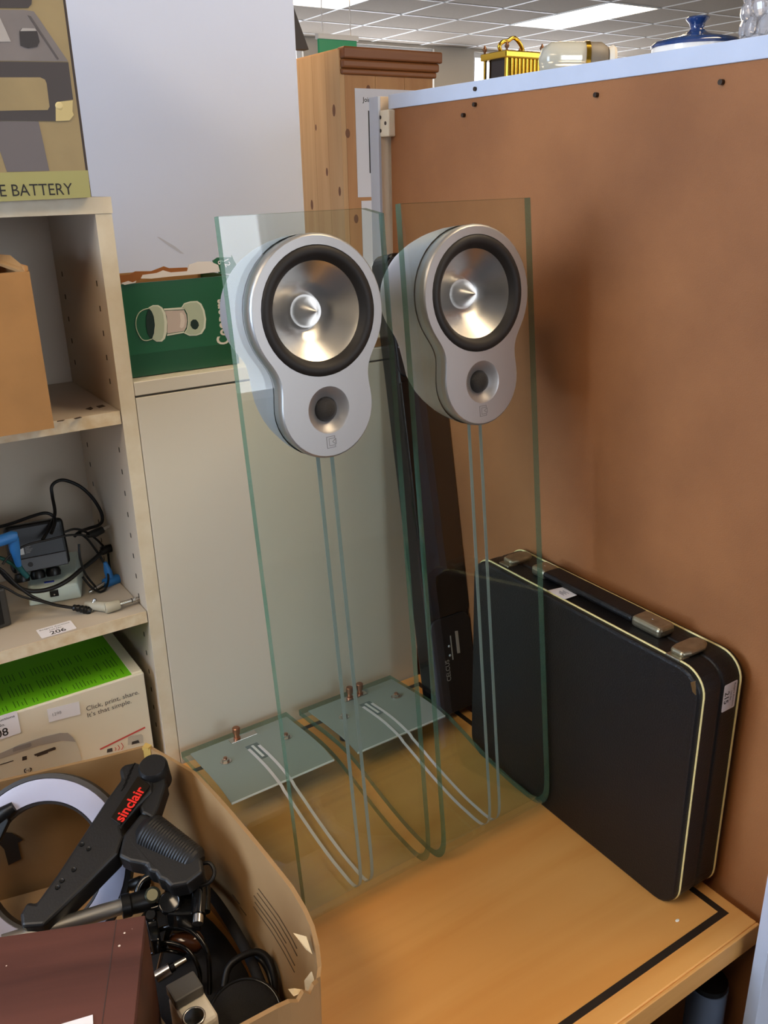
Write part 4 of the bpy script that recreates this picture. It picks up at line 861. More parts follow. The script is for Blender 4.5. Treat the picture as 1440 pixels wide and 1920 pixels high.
def jack(name, label, a, bb, tip, body, L=0.030):
    t = thing(name, label, 'plug', a, group='jack plugs on the shelf')
    A, B, Tp = Vector(a), Vector(bb), Vector(tip); d = (Tp - B).normalized()
    MB().tube([A, A + (B - A) * .1, A + (B - A) * .85, B], [0.0072, 0.0082, 0.0076, 0.0066], 18).build('barrel', body, t, smooth=0.7)
    MB().lathe([(0.0030, 0.0), (0.0030, 0.022), (0.0034, 0.0222), (0.0034, 0.024), (0.0022, 0.0262), (0.0030, 0.0285), (0.0012, 0.0325)], 14, frame_dir(B, d)).build('shaft', steel, t, smooth=0.6)
    MB().lathe([(0.0033, 0.0185), (0.0033, 0.0198)], 14, frame_dir(B, d)).build('insulator_ring', blk, t)
    return t
j1 = jack('jack_plug', 'grey angled jack plug at the shelf right front', (0.2800, 1.172, SZ + .0085), (0.3010, 1.173, SZ + .0085), (0.332, 1.176, SZ + .008), mat('grey_plug', (178, 172, 152), rough=0.55))
MB().tube([(0.2850, 1.174, SZ + .0085), (0.2700, 1.192, SZ + .008), (0.262, 1.203, SZ + .0075)], [0.0075, 0.007, 0.005], 16).build('angled_neck', MATS['grey_plug'], j1, smooth=0.7)
j2 = jack('jack_plug', 'blue angled jack plug resting at the shelf right side', [(0.3308,1.272,1.0154)][0], [(0.3065,1.262,1.0187)][0], [(0.2642,1.24,1.0162)][0], blue)
MB().tube(spline([(0.3181,1.268,1.0177),(0.3154,1.268,1.0348),(0.3133,1.268,1.0497)], 4), [0.0075] + [0.0060] * 4 + [0.0050, 0.0042, 0.0034, 0.0026][:4], 14).build('angled_neck', blue, j2, smooth=0.7)
j3 = thing('jack_plug', 'blue angled plug sticking out of the frame at the far left of the shelf', 'plug', [(0.1819,1.235,1.1308)][0], group='jack plugs on the shelf')
MB().tube([(0.1504,1.235,1.1306),(0.1681,1.235,1.1326),(0.1853,1.235,1.1347),(0.1901,1.235,1.1335)], [0.0080, 0.0080, 0.0085, 0.0070], 18).build('barrel', blue, j3, smooth=0.7)
MB().tube([(0.1854,1.237,1.1324),(0.1853,1.238,1.1175),(0.1862,1.242,1.1003),(0.188,1.248,1.0852)], [0.0080, 0.0075, 0.0055, 0.004], 16).build('angled_neck', blue, j3, smooth=0.7)
dp = thing('dc_plug', 'black ribbed angled power plug lying before the mint pedal', 'plug', (0.26, 1.19, SZ))
MB().tube(spline([(0.2406,1.195,1.0241),(0.2501,1.193,1.0203),(0.2584,1.192,1.0157),(0.2638,1.191,1.0127)], 4), [0.0035, 0.0050, 0.0042, 0.0055, 0.0045, 0.0058, 0.0050, 0.0062, 0.0055, 0.0066, 0.0066, 0.0066, 0.0060], 14).build('boot', blk, dp, smooth=0.5)
MB().tube([(0.2638,1.191,1.0127),(0.2712,1.191,1.0269),(0.2724,1.191,1.03)], [0.0030, 0.0030, 0.0022], 12).build('barrel_tip', steel, dp, smooth=0.7)
dp2 = thing('dc_plug', 'black straight power plug at the top right end of a lead', 'plug', [(0.3109,1.27,1.0992)][0])
MB().tube([(0.2929,1.262,1.1019),(0.3042,1.266,1.1004),(0.317,1.27,1.1021)], [0.0045, 0.0062, 0.0056], 14).build('boot', blk, dp2, smooth=0.7)
MB().tube([(0.3161,1.27,1.1018),(0.3282,1.274,1.1033)], 0.0032, 12).build('barrel_tip', steel, dp2, smooth=0.7)
dp3 = thing('dc_plug', 'short black plug in the middle of the tangled leads', 'plug', [(0.3278,1.29,1.058)][0])
MB().tube([(0.3145,1.287,1.0588),(0.324,1.29,1.0608),(0.3333,1.293,1.0601)], [0.0050, 0.0068, 0.0062], 14).build('boot', blk, dp3, smooth=0.7)
MB().tube([(0.3203,1.289,1.0603),(0.3162,1.289,1.0667)], 0.0028, 10).build('clip', blk, dp3)
bb_ = thing('black_device', 'charcoal boxy device at the left edge of the cable shelf', 'device', matrix=Matrix.Translation((0.155, 1.2150, SZ)) @ Matrix.Rotation(0.18, 4, 'Z'))
MB().box(-0.12, 0.006, 0, 0.06, 0, 0.058).build('case', mat('charcoal_plastic', (52, 50, 46), rough=0.5), bb_, local=True, bevel=0.003)
MB().box(-0.112, -0.004, -0.0015, 0.001, 0.006, 0.050).build('front_panel', blk, bb_, local=True, bevel=0.001)
MB().box(-0.10, -0.02, 0.01, 0.05, 0.058, 0.066).build('top_ridge', blk, bb_, local=True, bevel=0.003)

# ================================================================ OPEN CARTON FULL OF ODDMENTS (front left)
oc = thing('open_carton', 'open brown cardboard carton with a torn corner full of oddments', 'carton', (0.07, 0.76, DZ))
RZ = 0.92
def wall_strip(name, top, bot, th, parent, m, z0=DZ + .0008):
    """a bent cardboard wall between a rim line and a foot line, thickened towards th"""
    n = len(top); th = Vector(th); b = MB(); vs = []; fs = []
    for i in range(n):
        t, f = Vector(top[i]), Vector((*bot[i][:2], z0)); mid = t.lerp(f, 0.5)
        vs += [t, mid, f, f + th, mid + th, t + th]
    for i in range(n - 1):
        a, c = 6 * i, 6 * i + 6
        for k in range(6): fs.append((a + k, a + (k + 1) % 6, c + (k + 1) % 6, c + k))
    fs += [tuple(range(5, -1, -1)), tuple(6 * (n - 1) + k for k in range(6))]
    return b.add(vs, fs).build(name, m, parent)
back_r, back_l = (0.2543, 0.9572), (-0.16, 1.040)
rim_r = [(.2543, .9572, RZ), (.2690, .9130, RZ), (.2813, .8725, RZ + .001), (.2860, .8250, RZ), (.2887, .7795, RZ), (.2905, .7350, RZ), (.2917, .6908, RZ), (.2925, .6396, RZ), (.2905, .6100, RZ - .002), (.2880, .5900, RZ - .006), (.2845, .5750, RZ - .016), (.2800, .5640, RZ - .030), (.2740, .5560, RZ - .032)]
foot_r = [(.2543 + (.0157) * i / 12, .9572 - .4012 * i / 12) for i in range(13)]
foot_r = [(x + 0.016 * math.sin(math.pi * i / 12), y) for i, (x, y) in enumerate(foot_r)]
wall_strip('side_wall', rim_r, foot_r, (0.0045, 0, 0), oc, kraft_l)
rim_f = [(.2740, .5560, RZ - .032), (.2660, .5500, RZ - .026), (.2600, .5470, RZ - .030), (.2520, .5430, RZ - .018), (.2440, .5390, RZ - .021), (.2341, .5345, RZ - .010), (.2200, .5310, RZ - .004), (.1856, .5285, RZ), (.10, .5300, RZ), (-.02, .535, RZ), (-.16, .542, RZ)]
wall_strip('front_wall', rim_f, [(x, y) for x, y, z in rim_f], (0, -0.0045, 0), oc, kraft_l)
rim_b = [(.2543, .9572, RZ), (.20, .968, RZ - .001), (.14, .980, RZ), (.0843, .992, RZ), (.0, 1.008, RZ), (-.16, 1.040, RZ)]
wall_strip('back_wall', rim_b, [(x, y) for x, y, z in rim_b], (0.0008, 0.0045, 0), oc, kraft_l)
wall_strip('side_wall', [(-.16, .542, RZ), (-.16, 1.04, RZ)], [(-.16, .542), (-.16, 1.04)], (-0.0045, 0, 0), oc, kraft_l)
MB().slab([(-.16, .542, DZ + .0008), (.268, .556, DZ + .0008), (.2535, .956, DZ + .0008), (-.16, 1.039, DZ + .0008)], (0, 0, 0.004)).build('bottom', kraft_l, oc)
# curled shreds of paper at the torn corner and a scrap of tape at the back corner
for k, pts in enumerate(([(.2810, .585, RZ - .010), (.2720, .594, RZ - .008), (.2735, .589, RZ - .011), (.2775, .580, RZ - .020), (.2805, .574, RZ - .022)], [(.2720, .560, RZ - .026), (.2670, .566, RZ - .040), (.2655, .562, RZ - .062), (.2690, .5585, RZ - .060), (.2725, .5570, RZ - .034)], [(.2560, .5445, RZ - .024), (.2480, .5480, RZ - .020), (.2400, .5440, RZ - .012), (.2420, .5385, RZ - .016), (.2520, .5425, RZ - .022)])):
    MB().slab(pts, (-0.0006, 0.0004, 0.0008)).build('torn_shred', torn_m, oc)
MB().slab([(.2500, .9570, RZ + .001), (.2570, .9500, RZ + .001), (.2570, .9500, RZ - .05), (.2500, .9560, RZ - .05)], (-0.001, -0.001, 0)).build('tape_scrap', mat('tape_yellow', (206, 172, 96), rough=0.3), oc)
MB().slab([(.2480, .9560, RZ - .002), (.2555, .9640, RZ - .002), (.2600, .9540, RZ - .002), (.2540, .9500, RZ - .002)], (0, 0, 0.004)).build('tape_scrap', MATS['tape_yellow'], oc)
# printed lines on the inner side wall
pr_ = mat('carton_print', (82, 62, 40), rough=0.8)
def wall_pt(s, h):   # s 0..1 along the side wall from the back corner, h height fraction below the rim
    f = s * 12; i = min(int(f), 11); t = f - i
    a = Vector(rim_r[i]).lerp(Vector(rim_r[i + 1]), t); c = Vector((*foot_r[i], DZ)).lerp(Vector((*foot_r[i + 1], DZ)), t)
    return a.lerp(c, h) - Vector((0.0004, 0, 0))
for h, s0, s1 in ((0.30, .50, .72), (0.345, .50, .735), (0.40, .49, .66), (0.44, .50, .74), (0.49, .50, .75)):
    MB().tube([wall_pt(s0 + (s1 - s0) * k / 10, h) for k in range(11)], 0.0005, 5).build('print_line', pr_, oc)
for h, s0, s1 in ((0.62, .40, .44), (0.64, .445, .48)): MB().tube([wall_pt(s0 + (s1 - s0) * k / 4, h) for k in range(5)], 0.0005, 5).build('print_line', pr_, oc)
# arrow printed on the back wall / floor flap
fl2 = MB().slab([(0.02, .995, .752), (.235, .950, .752), (.215, .885, .7465), (.02, .92, .7465)], (0, 0, 0.003)).build('floor_flap', kraft_l, oc)

# --- ring light
rl = thing('ring_light', 'round ring light with a milky diffuser leaning in the carton', 'ring light', matrix=frame_dir((0.1040, 0.9020, 0.8500), (-0.5000, -0.6600, 0.5600)))
MB().lathe([(0.1015, -0.014), (0.1035, -0.010), (0.1035, 0.001), (0.0985, 0.003), (0.0985, -0.001), (0.0715, -0.001), (0.0715, 0.003), (0.0685, 0.001), (0.0685, -0.010), (0.0705, -0.014), (0.1015, -0.014)], 64, None, 0, False, False).build('back_shell', mat('ring_shell', (46, 42, 40), rough=0.5), rl, local=True, smooth=0.5)
MB().lathe([(0.0985, -0.001), (0.0975, 0.0035), (0.085, 0.0050), (0.0725, 0.0035), (0.0715, -0.001)], 64, None, 0, False, False).build('diffuser', mat('milky_diffuser', (172, 168, 182), rough=0.35), rl, local=True, smooth=0.9)
ph_ = thing('phone_clip', 'black phone clip on the ring light at the frame edge', 'clip', (0.05, 0.90, 0.85))
MB().tube([(0.0538,0.962,0.8809),(0.0797,0.9575,0.8987),(0.091,0.9546,0.9054)], [0.008, 0.010, 0.007], 10).build('arm', blk, ph_, smooth=0.7)
MB().slab([(0.0612,0.9644,0.8873),(0.0816,0.9598,0.9001),(0.0842,0.9504,0.8913),(0.07,0.9455,0.8729),(0.0534,0.9474,0.8604)], Vector((-.5, -.66, .56)) * 0.008).build('jaw', blk, ph_, bevel=0.001)
MB().slab([(0.0662,0.9952,0.839),(0.0771,0.993,0.8474),(0.0849,0.9914,0.8431),(0.0953,0.9892,0.8286),(0.089,0.9906,0.8267),(0.0893,0.9905,0.8015),(0.0739,0.9936,0.7971),(0.0731,0.9938,0.8225)], (-0.0001, -0.0005, 0)).build('arrow_print', mat('arrow_ink', (52, 40, 28), rough=0.8), oc)

# --- toy light gun
gun_m = mat('gun_black', (19, 18, 18), rough=0.48, bump=0.08, bscale=400)
GN = Vector((-0.1636, -0.2805, 0.9458))
gn = thing('light_gun', 'black plastic toy light gun with a red name plate lying across the carton', 'toy gun', [(0.1519,0.8222,0.9062)][0])
MB().slab([(0.0578,0.7897,0.8803),(0.06,0.8031,0.8847),(0.0701,0.8121,0.8891),(0.0774,0.8054,0.8884),(0.1046,0.8227,0.8982),(0.1775,0.8758,0.9266),(0.2021,0.8918,0.9355),(0.2043,0.9052,0.9399),(0.2119,0.9083,0.9422),(0.2255,0.9028,0.9429),(0.2307,0.8923,0.9406),(0.2344,0.8736,0.9358),(0.2273,0.8558,0.9293),(0.2062,0.848,0.9233),(0.1812,0.8351,0.9151),(0.1796,0.8239,0.9115),(0.167,0.8082,0.9047),(0.1517,0.8028,0.9005),(0.1331,0.7962,0.8953),(0.0975,0.7843,0.8856),(0.0779,0.7781,0.8803)], GN * -0.030).build('barrel_body', gun_m, gn, bevel=0.004, seg=3)
MB().slab([(0.18,0.8246,0.9128),(0.2062,0.8384,0.9214),(0.2148,0.8243,0.9187),(0.2275,0.795,0.9123),(0.2412,0.75,0.9013),(0.2372,0.7373,0.8968),(0.2171,0.7347,0.8926),(0.2014,0.7414,0.8918),(0.1986,0.7507,0.8941),(0.1942,0.7565,0.8951),(0.1933,0.7646,0.8973),(0.1879,0.7701,0.898),(0.1883,0.7775,0.9003),(0.1843,0.7821,0.9009),(0.1744,0.7916,0.902),(0.1664,0.8038,0.9043)], GN * -0.026).build('grip_guard', gun_m, gn, bevel=0.004, seg=3)
ga, gb = Vector([(0.202,0.8252,0.9108)][0]), Vector([(0.2393,0.7568,0.889)][0])
gp = []; gr = []
for k in range(49):
    f = k / 48; gp.append(ga.lerp(gb, f)); base_r = 0.0215 - 0.0055 * f
    gr.append(base_r * (0.55 + 0.45 * min(1, f * 8)) * (1 - 0.35 * max(0, f - 0.93) / 0.07) + (0.0006 if k % 2 and 0.1 < f < 0.9 else 0))
MB().tube(gp, gr, 22).build('ribbed_grip', gun_m, gn, smooth=0.4)
MB().lathe([(0.0150, -0.030), (0.0175, -0.026), (0.0175, 0.004), (0.0150, 0.008)], 28, frame_dir([(0.2388,0.8822,0.9391)][0], GN)).build('rear_cap', gun_m, gn, smooth=0.6)
MB().slab([(0.23,0.8914,0.9373),(0.2484,0.8722,0.9347),(0.2447,0.8587,0.9301),(0.2268,0.8374,0.9207),(0.215,0.8261,0.9153),(0.2064,0.8403,0.918),(0.2069,0.8507,0.9212),(0.2283,0.8662,0.9295)], GN * -0.026).build('rear_body', gun_m, gn, bevel=0.004, seg=3)
np_ = MB().slab([(0.2194,0.882,0.9361),(0.2273,0.8625,0.9317),(0.181,0.8358,0.9158),(0.1749,0.8496,0.9188)], GN * 0.0024).build('name_plate', mat('gloss_plate', (16, 12, 12), rough=0.12), gn, bevel=0.0005)
l0, l1, l2 = (Vector(p) for p in [(0.1841,0.8357,0.9191),(0.2209,0.8593,0.9325),(0.18,0.845,0.9212)])
lettering('sinclair', axes(l0, l1 - l0, l2 - l0), mat('print_bright_red', (226, 40, 30), rough=0.4), np_, width=(l1 - l0).length, height=0.0128, bold=0.025)
for a, c in (((510,690),(560,650)), ((420,830),(470,790)), ((590,620),(640,560))):
    pass
for q in [(0.1422,0.8305,0.9072),(0.107,0.8124,0.8958),(0.1377,0.8394,0.9091),(0.1214,0.8171,0.8996),(0.1009,0.8081,0.8934)]:
    MB().lathe([(0.0030, 0), (0.0026, 0.0008), (0.0014, 0.0004)], 12, frame_dir(q, GN)).build('screw', blk, gn)
for q in range(5):
    a0 = [(0.2131,0.8945,0.9385),(0.1964,0.8762,0.9302)]
    p0, p1 = Vector(a0[0]).lerp(Vector(a0[1]), q / 4), Vector(a0[0]).lerp(Vector(a0[1]), q / 4) + Vector([(0.2233,0.9017,0.9424)][0]) - Vector([(0.2131,0.8945,0.9385)][0])
    MB().tube([p0, p1], 0.0007, 6).build('vent_rib', blk, gn)
MB().tube(spline([(0.2393,0.7583,0.888),(0.2489,0.7502,0.892),(0.2504,0.7405,0.886),(0.2421,0.7376,0.878),(0.229,0.7477,0.872),(0.2133,0.7643,0.866)], 7), 0.0022, 8).build('cord', cabm, gn, smooth=1.0)

# --- telescopic pole and tripod heads
po = thing('tripod_pole', 'silver tube with a black collar lying in the carton', 'pole', [(0.0983,0.7895,0.862)][0])
MB().cyl([(0.0387,0.7988,0.862)][0], [(0.1604,0.7756,0.862)][0], 0.0085, 24).build('tube', mat('satin_tube', (176, 174, 168), rough=0.32, metal=0.9), po, smooth=0.7)
pa, pb = Vector([(0.1558,0.776,0.862)][0]), Vector([(0.1903,0.77,0.86)][0])
MB().tube([pa, pa.lerp(pb, .25), pa.lerp(pb, .3), pa.lerp(pb, .75), pb], [0.0125, 0.0125, 0.0110, 0.0118, 0.0095], 18).build('collar', blk, po, smooth=0.5)
gb_m = mat('gloss_black', (14, 14, 14), rough=0.14)
ph2 = thing('camera_mount', 'glossy black camera mount with a round knob under the gun grip', 'mount', [(0.2126,0.7511,0.85)][0])
MB().slab([(0.2075,0.7696,0.862),(0.2342,0.7586,0.862),(0.2223,0.7191,0.862),(0.2006,0.7324,0.862),(0.1926,0.7397,0.862),(0.1952,0.7578,0.862)], (0, 0, -0.026)).build('bracket', gb_m, ph2, bevel=0.003, seg=3)
MB().lathe([(0.0120, -0.02), (0.0125, 0.0), (0.0105, 0.004), (0.0095, 0.0035)], 28, frame_dir([(0.1997,0.7478,0.866)][0], (-.25, -.55, .8))).build('knob', gb_m, ph2, smooth=0.6)
MB().tube([(0.2372,0.7566,0.868),(0.2282,0.7348,0.862),(0.221,0.7212,0.858)], [0.0085, 0.0085, 0.0080], 20).build('clamp_barrel', gb_m, ph2, smooth=0.6)
MB().tube([(0.2433,0.752,0.866),(0.2293,0.7208,0.858)], 0.0050, 14).build('clamp_barrel', gb_m, ph2, smooth=0.6)
MB().tube([(0.221,0.7212,0.858),(0.2169,0.7136,0.855)], 0.0058, 16).build('clamp_tip', steel, ph2, smooth=0.6)
rg = thing('ring_clamp', 'small black screw ring beside the camera mount', 'clamp', [(0.1888,0.7714,0.868)][0])
MB().torus(0.0165, 0.0042, frame_dir([(0.1903,0.7729,0.866)][0], (-.3, -.6, .7)), 36, 10).build('ring', gb_m, rg, smooth=1.0)
MB().lathe([(0.0075, -0.004), (0.0085, 0.006), (0.0060, 0.0085)], 18, frame_dir([(0.1886,0.7659,0.868)][0], (-.3, -.6, .7))).build('screw', mat('olive_metal', (92, 92, 76), rough=0.3, metal=0.8), rg, smooth=0.6)
MB().tube([(0.174,0.8006,0.862),(0.1826,0.7943,0.866),(0.1882,0.7857,0.866)], [0.006, 0.0075, 0.0065], 14).build('stem', blk, rg, smooth=0.7)
hg = thing('folding_bracket', 'black hinged bracket beside the wood-effect box', 'bracket', [(0.1765,0.7456,0.842)][0])
MB().slab([(0.1761,0.765,0.846),(0.1878,0.7641,0.846),(0.1813,0.7333,0.846),(0.1774,0.7258,0.846),(0.1695,0.7296,0.846)], (0, 0, -0.02)).build('arm', gb_m, hg, bevel=0.002)
MB().slab([(0.1755,0.7524,0.848),(0.1831,0.7506,0.848),(0.1828,0.7481,0.848),(0.1752,0.7499,0.848)], (0, 0, -0.002)).build('bright_pin', steel, hg)
MB().lathe([(0.006, -0.01), (0.007, 0.002), (0.005, 0.004)], 16, frame_dir([(0.1809,0.7587,0.85)][0], (-.2, -.5, .8))).build('hinge_boss', gb_m, hg, smooth=0.6)
rod = thing('thin_rod', 'thin bright telescopic rod standing down among the cables', 'rod', [(0.1896,0.7539,0.8)][0])
MB().tube([(0.2019,0.744,0.85),(0.1944,0.7421,0.838)], [0.0022, 0.0026], 10).build('tip_section', steel, rod, smooth=0.8)
MB().tube([(0.1944,0.7421,0.838),(0.1846,0.7423,0.815)], 0.0034, 10).build('middle_section', gb_m, rod, smooth=0.8)
MB().tube([(0.1846,0.7423,0.815),(0.1751,0.7408,0.79)], 0.0020, 10).build('lower_section', steel, rod, smooth=0.8)
def coil(name, label, pts, r, m=None): return tag(MB().tube(spline(pts, 8), r, 8).build(name, m or gb_m, smooth=1.0), label, 'cable', 'leads in the open carton')
coil('black_lead', 'glossy black lead arching widest around the chrome plug', [(0.1775,0.7526,0.83),(0.1903,0.7435,0.84),(0.2022,0.7347,0.842),(0.2128,0.7241,0.838),(0.2185,0.7104,0.83),(0.2195,0.7007,0.82),(0.2162,0.6934,0.8),(0.2085,0.6798,0.78)], 0.0028)
coil('black_lead', 'inner black lead arching around the chrome plug', [(0.1725,0.7451,0.82),(0.183,0.735,0.83),(0.1944,0.7254,0.83),(0.2029,0.715,0.825),(0.207,0.704,0.815),(0.2078,0.6992,0.8),(0.2012,0.6902,0.79)], 0.0024)
coil('black_lead', 'short black lead just above the chrome plug', [(0.1716,0.7428,0.815),(0.1819,0.7351,0.82),(0.193,0.7249,0.82),(0.2014,0.726,0.81)], 0.0022)
coil('black_lead', 'black lead coiled at the carton front corner', [(0.2235,0.6723,0.8),(0.2339,0.6827,0.81),(0.2484,0.6837,0.815),(0.2656,0.6802,0.815),(0.2737,0.6717,0.81),(0.2745,0.6596,0.8),(0.27,0.6479,0.785),(0.2595,0.643,0.77),(0.2535,0.6444,0.765)], 0.0040, cabm)
coil('black_lead', 'second loop of the lead coiled at the carton front corner', [(0.2643,0.6935,0.8),(0.2709,0.6804,0.8),(0.2737,0.6684,0.79),(0.2698,0.6532,0.78),(0.2586,0.6475,0.77)], 0.0036, cabm)
cp_ = thing('chrome_plug', 'chrome plug lying across the black cables', 'plug', [(0.181,0.7151,0.81)][0])
MB().tube([(0.1659,0.7106,0.815),(0.1806,0.7079,0.82)], [0.0065, 0.0065], 16).build('barrel', steel, cp_, smooth=0.7)
MB().tube([(0.1794,0.7079,0.82),(0.1844,0.7085,0.82)], [0.0048, 0.0048], 16).build('collar', gb_m, cp_, smooth=0.7)
MB().tube([(0.1844,0.7085,0.82),(0.1979,0.7098,0.82)], [0.0040, 0.0030], 12).build('pin', steel, cp_, smooth=0.7)
wg = thing('white_gadget', 'white gadget with a grey top and round lens at the frame bottom', 'gadget', matrix=Matrix.Translation((0.1790, 0.640, 0.772)) @ Matrix.Rotation(0.05, 4, 'Z'))
MB().box(-0.017, 0.015, -0.030, 0.022, 0.0, 0.070).build('case', mat('gadget_white', (240, 234, 220), rough=0.4), wg, local=True, bevel=0.006, seg=3)
MB().box(-0.017, 0.013, -0.002, 0.022, 0.070, 0.082).build('grey_cover', mat('gadget_grey', (96, 96, 94), rough=0.4), wg, local=True, bevel=0.002)
MB().torus(0.010, 0.0014, Mx((-0.006, -0.018, 0.0700)), 32, 8).build('lens_ring', steel, wg, local=True, smooth=1.0)
MB().lathe([(0.0090, 0.0695), (0.0090, 0.0712), (0.006, 0.0708)], 28, Mx((-0.006, -0.018, 0))).build('lens', gb_m, wg, local=True, smooth=0.6)
ds = thing('speaker_puck', 'dark round fabric-covered speaker at the carton front corner', 'speaker', [(0.236,0.6789,0.77)][0])
MB().lathe([(0.036, -0.022), (0.0385, -0.018), (0.0385, 0.0), (0.036, 0.004), (0.030, 0.006), (0.001, 0.008)], 40, frame_dir((0.2280, 0.6320, 0.790), (-.15, -.35, .92))).build('drum', mat('dark_cloth', (22, 20, 19), rough=0.8, bump=0.6, bscale=900), ds, smooth=0.7)
MB().torus(0.037, 0.0022, frame_dir((0.2280, 0.6320, 0.7925), (-.15, -.35, .92)), 40, 8).build('rim', gb_m, ds, smooth=1.0)
rd = MB().ball((0.205, 0.647, 0.772), 0.022, 10, sc=(1.2, 1.0, 0.8)).build('red_cloth', mat('rust_cloth', (120, 58, 36), rough=0.85, bump=0.5, bscale=150))
tag(rd, 'rust red cloth bundle at the bottom of the carton', 'cloth')
gs = thing('glasses_case', 'shiny brown hinged case among the black cables', 'case', [(0.2081,0.7429,0.81)][0])
MB().lathe([(0.004, -0.020), (0.011, -0.014), (0.0125, 0.0), (0.011, 0.014), (0.004, 0.020)], 20, frame_dir([(0.2079,0.7365,0.815)][0], (.8, -.55, -.05))).build('shell', mat('tortoise_plastic', (70, 40, 24), rough=0.12), gs, smooth=0.9)
fw = thing('black_bag', 'black fabric bag filling the bottom of the carton', 'bag', (0.21, 0.72, 0.746))
b = MB()
b.ball((0.212, 0.730, 0.768), 0.05, 14, sc=(1.02, 2.6, 0.42)); b.build('bag_body', mat('black_fabric', (17, 15, 15), rough=0.85, bump=0.5, bscale=60), fw, smooth=1.0)
MB().tube(spline([(.258, .84, .795), (.262, .78, .806), (.262, .70, .802), (.258, .64, .785)], 8), 0.006, 8).build('strap', MATS['black_fabric'], fw, smooth=1.0)

# --- wood-effect speaker box
wv = speckled('x', wood('wood_vinyl', (98, 58, 49), (58, 30, 26), axis=0, scale=5.0, rough=0.5, dist=0.6), (226, 214, 200), 90.0, 0.10)
wv2 = wood('wood_vinyl_side', (84, 46, 26), (58, 30, 18), axis=0, scale=5.0, rough=0.5, dist=0.6)
e1 = Vector((-0.9165, 0.4000, 0)); e2 = Vector((-0.4000, -0.9165, 0)); br = Vector((0.1519, 0.6593, 0))
M = Matrix((-e1, -e2, Vector((0, 0, 1)))).transposed().to_4x4(); M.translation = br + e2 * 0.118 + Vector((0, 0, 0.7465))
wb = thing('wooden_speaker_box', 'dark wood-effect box with a white paper on top at the frame corner', 'speaker box', matrix=M)
hh = 0.2035
MB().box(-0.25, 0, 0.0, 0.118, hh - .010, hh).build('top_panel', wv, wb, local=True, bevel=0.0008)
MB().box(-0.010, 0, 0.0, 0.118, 0, hh - .010).build('side_panel', wv2, wb, local=True)
MB().box(-0.25, -0.24, 0.0, 0.118, 0, hh - .010).build('side_panel', wv2, wb, local=True)
MB().box(-0.24, -0.010, 0.108, 0.118, 0, hh - .010).build('back_panel', wv2, wb, local=True)
MB().box(-0.24, -0.010, 0.0, 0.006, 0, hh - .010).build('front_baffle', blk, wb, local=True)
MB().box(-0.24, -0.010, 0.006, 0.108, 0, 0.010).build('bottom_panel', wv2, wb, local=True)
MB().box(-0.0262, -0.0256, 0.0, 0.118, hh - .0004, hh + .0002).build('joint_line', pd, wb, local=True)
pp_ = MB().slab([(0.0504,0.5885,0.9505),(0.0802,0.5809,0.9505),(0.075,0.56,0.9505),(0.0461,0.5715,0.9505)], (0, 0, 0.0005)).build('paper_sheet', paper)
tag(pp_, 'white paper lying on the wood-effect box', 'paper')

# ================================================================ THINGS ON TOP OF THE SHELVING UNIT
TZ0 = 1.7107
gold = mat('polished_brass', (206, 166, 62), rough=0.18, metal=1.0)
gold_d = mat('dark_brass', (120, 84, 60), rough=0.35, metal=0.9)
ck = thing('carriage_clock', 'small brass carriage clock with a fluted side on the shelving unit', 'clock', (0.986, 1.125, TZ0))
kx0, kx1, ky0, ky1, kz = 0.95, 1.0215, 1.0991, 1.1515, 1.757
MB().box(kx0 - .002, kx1 + .002, ky0 - .002, ky1 + .002, TZ0, TZ0 + .006).build('plinth', gold, ck, bevel=0.001)
MB().box(kx0 + .006, kx1 - .006, ky0 + .006, ky1 - .006, TZ0 + .006, kz - .004).build('movement', mat('clock_dark', (34, 20, 12), rough=0.2), ck)
for x, y in ((kx0, ky0), (kx1, ky0), (kx0, ky1), (kx1, ky1)):
    MB().box(x - .003 if x == kx1 else x, x + .003 if x == kx0 else x, y if y == ky0 else y - .004, y + .004 if y == ky0 else y, TZ0 + .006, kz - .004).build('corner_post', gold, ck)
for k in range(8):
    x = kx0 + 0.012 + k * 0.0075
    MB().cyl((x, ky0 + .004, TZ0 + .006), (x, ky0 + .004, kz - .004), 0.0042, 10).build('flute', gold, ck, smooth=0.8)
MB().box(kx0 - .004, kx1 + .004, ky0 - .004, ky1 + .004, kz - .004, kz + .006).build('top_plate', gold, ck, bevel=0.002, seg=3)
for x, y in ((kx0 + .001, ky0 + .001), (kx1 - .001, ky0 + .001), (kx0 + .001, ky1 - .001), (kx1 - .001, ky1 - .001)):
    MB().lathe([(0.0016, 0), (0.0016, .002), (0.0036, .005), (0.0036, .006), (0.002, .009), (0.0004, .012)], 12, Mx((x, y, kz + .006))).build('finial', gold_d, ck, smooth=0.8)
hy = (ky0 + ky1) / 2
MB().tube(spline([(0.962, hy, kz + .006), (0.958, hy, kz + .014), (0.964, hy, kz + .020), (0.974, hy, kz + .022), (0.982, hy, kz + .026), (0.990, hy, kz + .026), (0.998, hy, kz + .020), (1.004, hy, kz + .012), (1.006, hy, kz + .006)], 6), 0.0030, 10).build('handle', gold, ck, smooth=1.0)
jr = thing('glass_jar', 'clear domed jar with a gold rim and grey lid lying on the shelving unit', 'jar', (0.96, 0.955, TZ0))
JM = frame_dir((0.930, 0.965, 1.7345), (0.80, -0.55, -0.03)) @ Matrix.Diagonal((0.66, 0.66, 1, 1))
MB().lathe([(0.001, -0.030), (0.020, -0.027), (0.032, -0.015), (0.0335, 0.0), (0.0335, 0.030)], 40, JM, 0, False, False).build('dome', mat('milky_glass', (232, 230, 214), rough=0.12, trans=0.55), jr, smooth=0.9)
MB().lathe([(0.0335, 0.030), (0.0352, 0.030), (0.0352, 0.036), (0.0335, 0.036)], 40, JM).build('gold_rim', gold, jr, smooth=0.5)
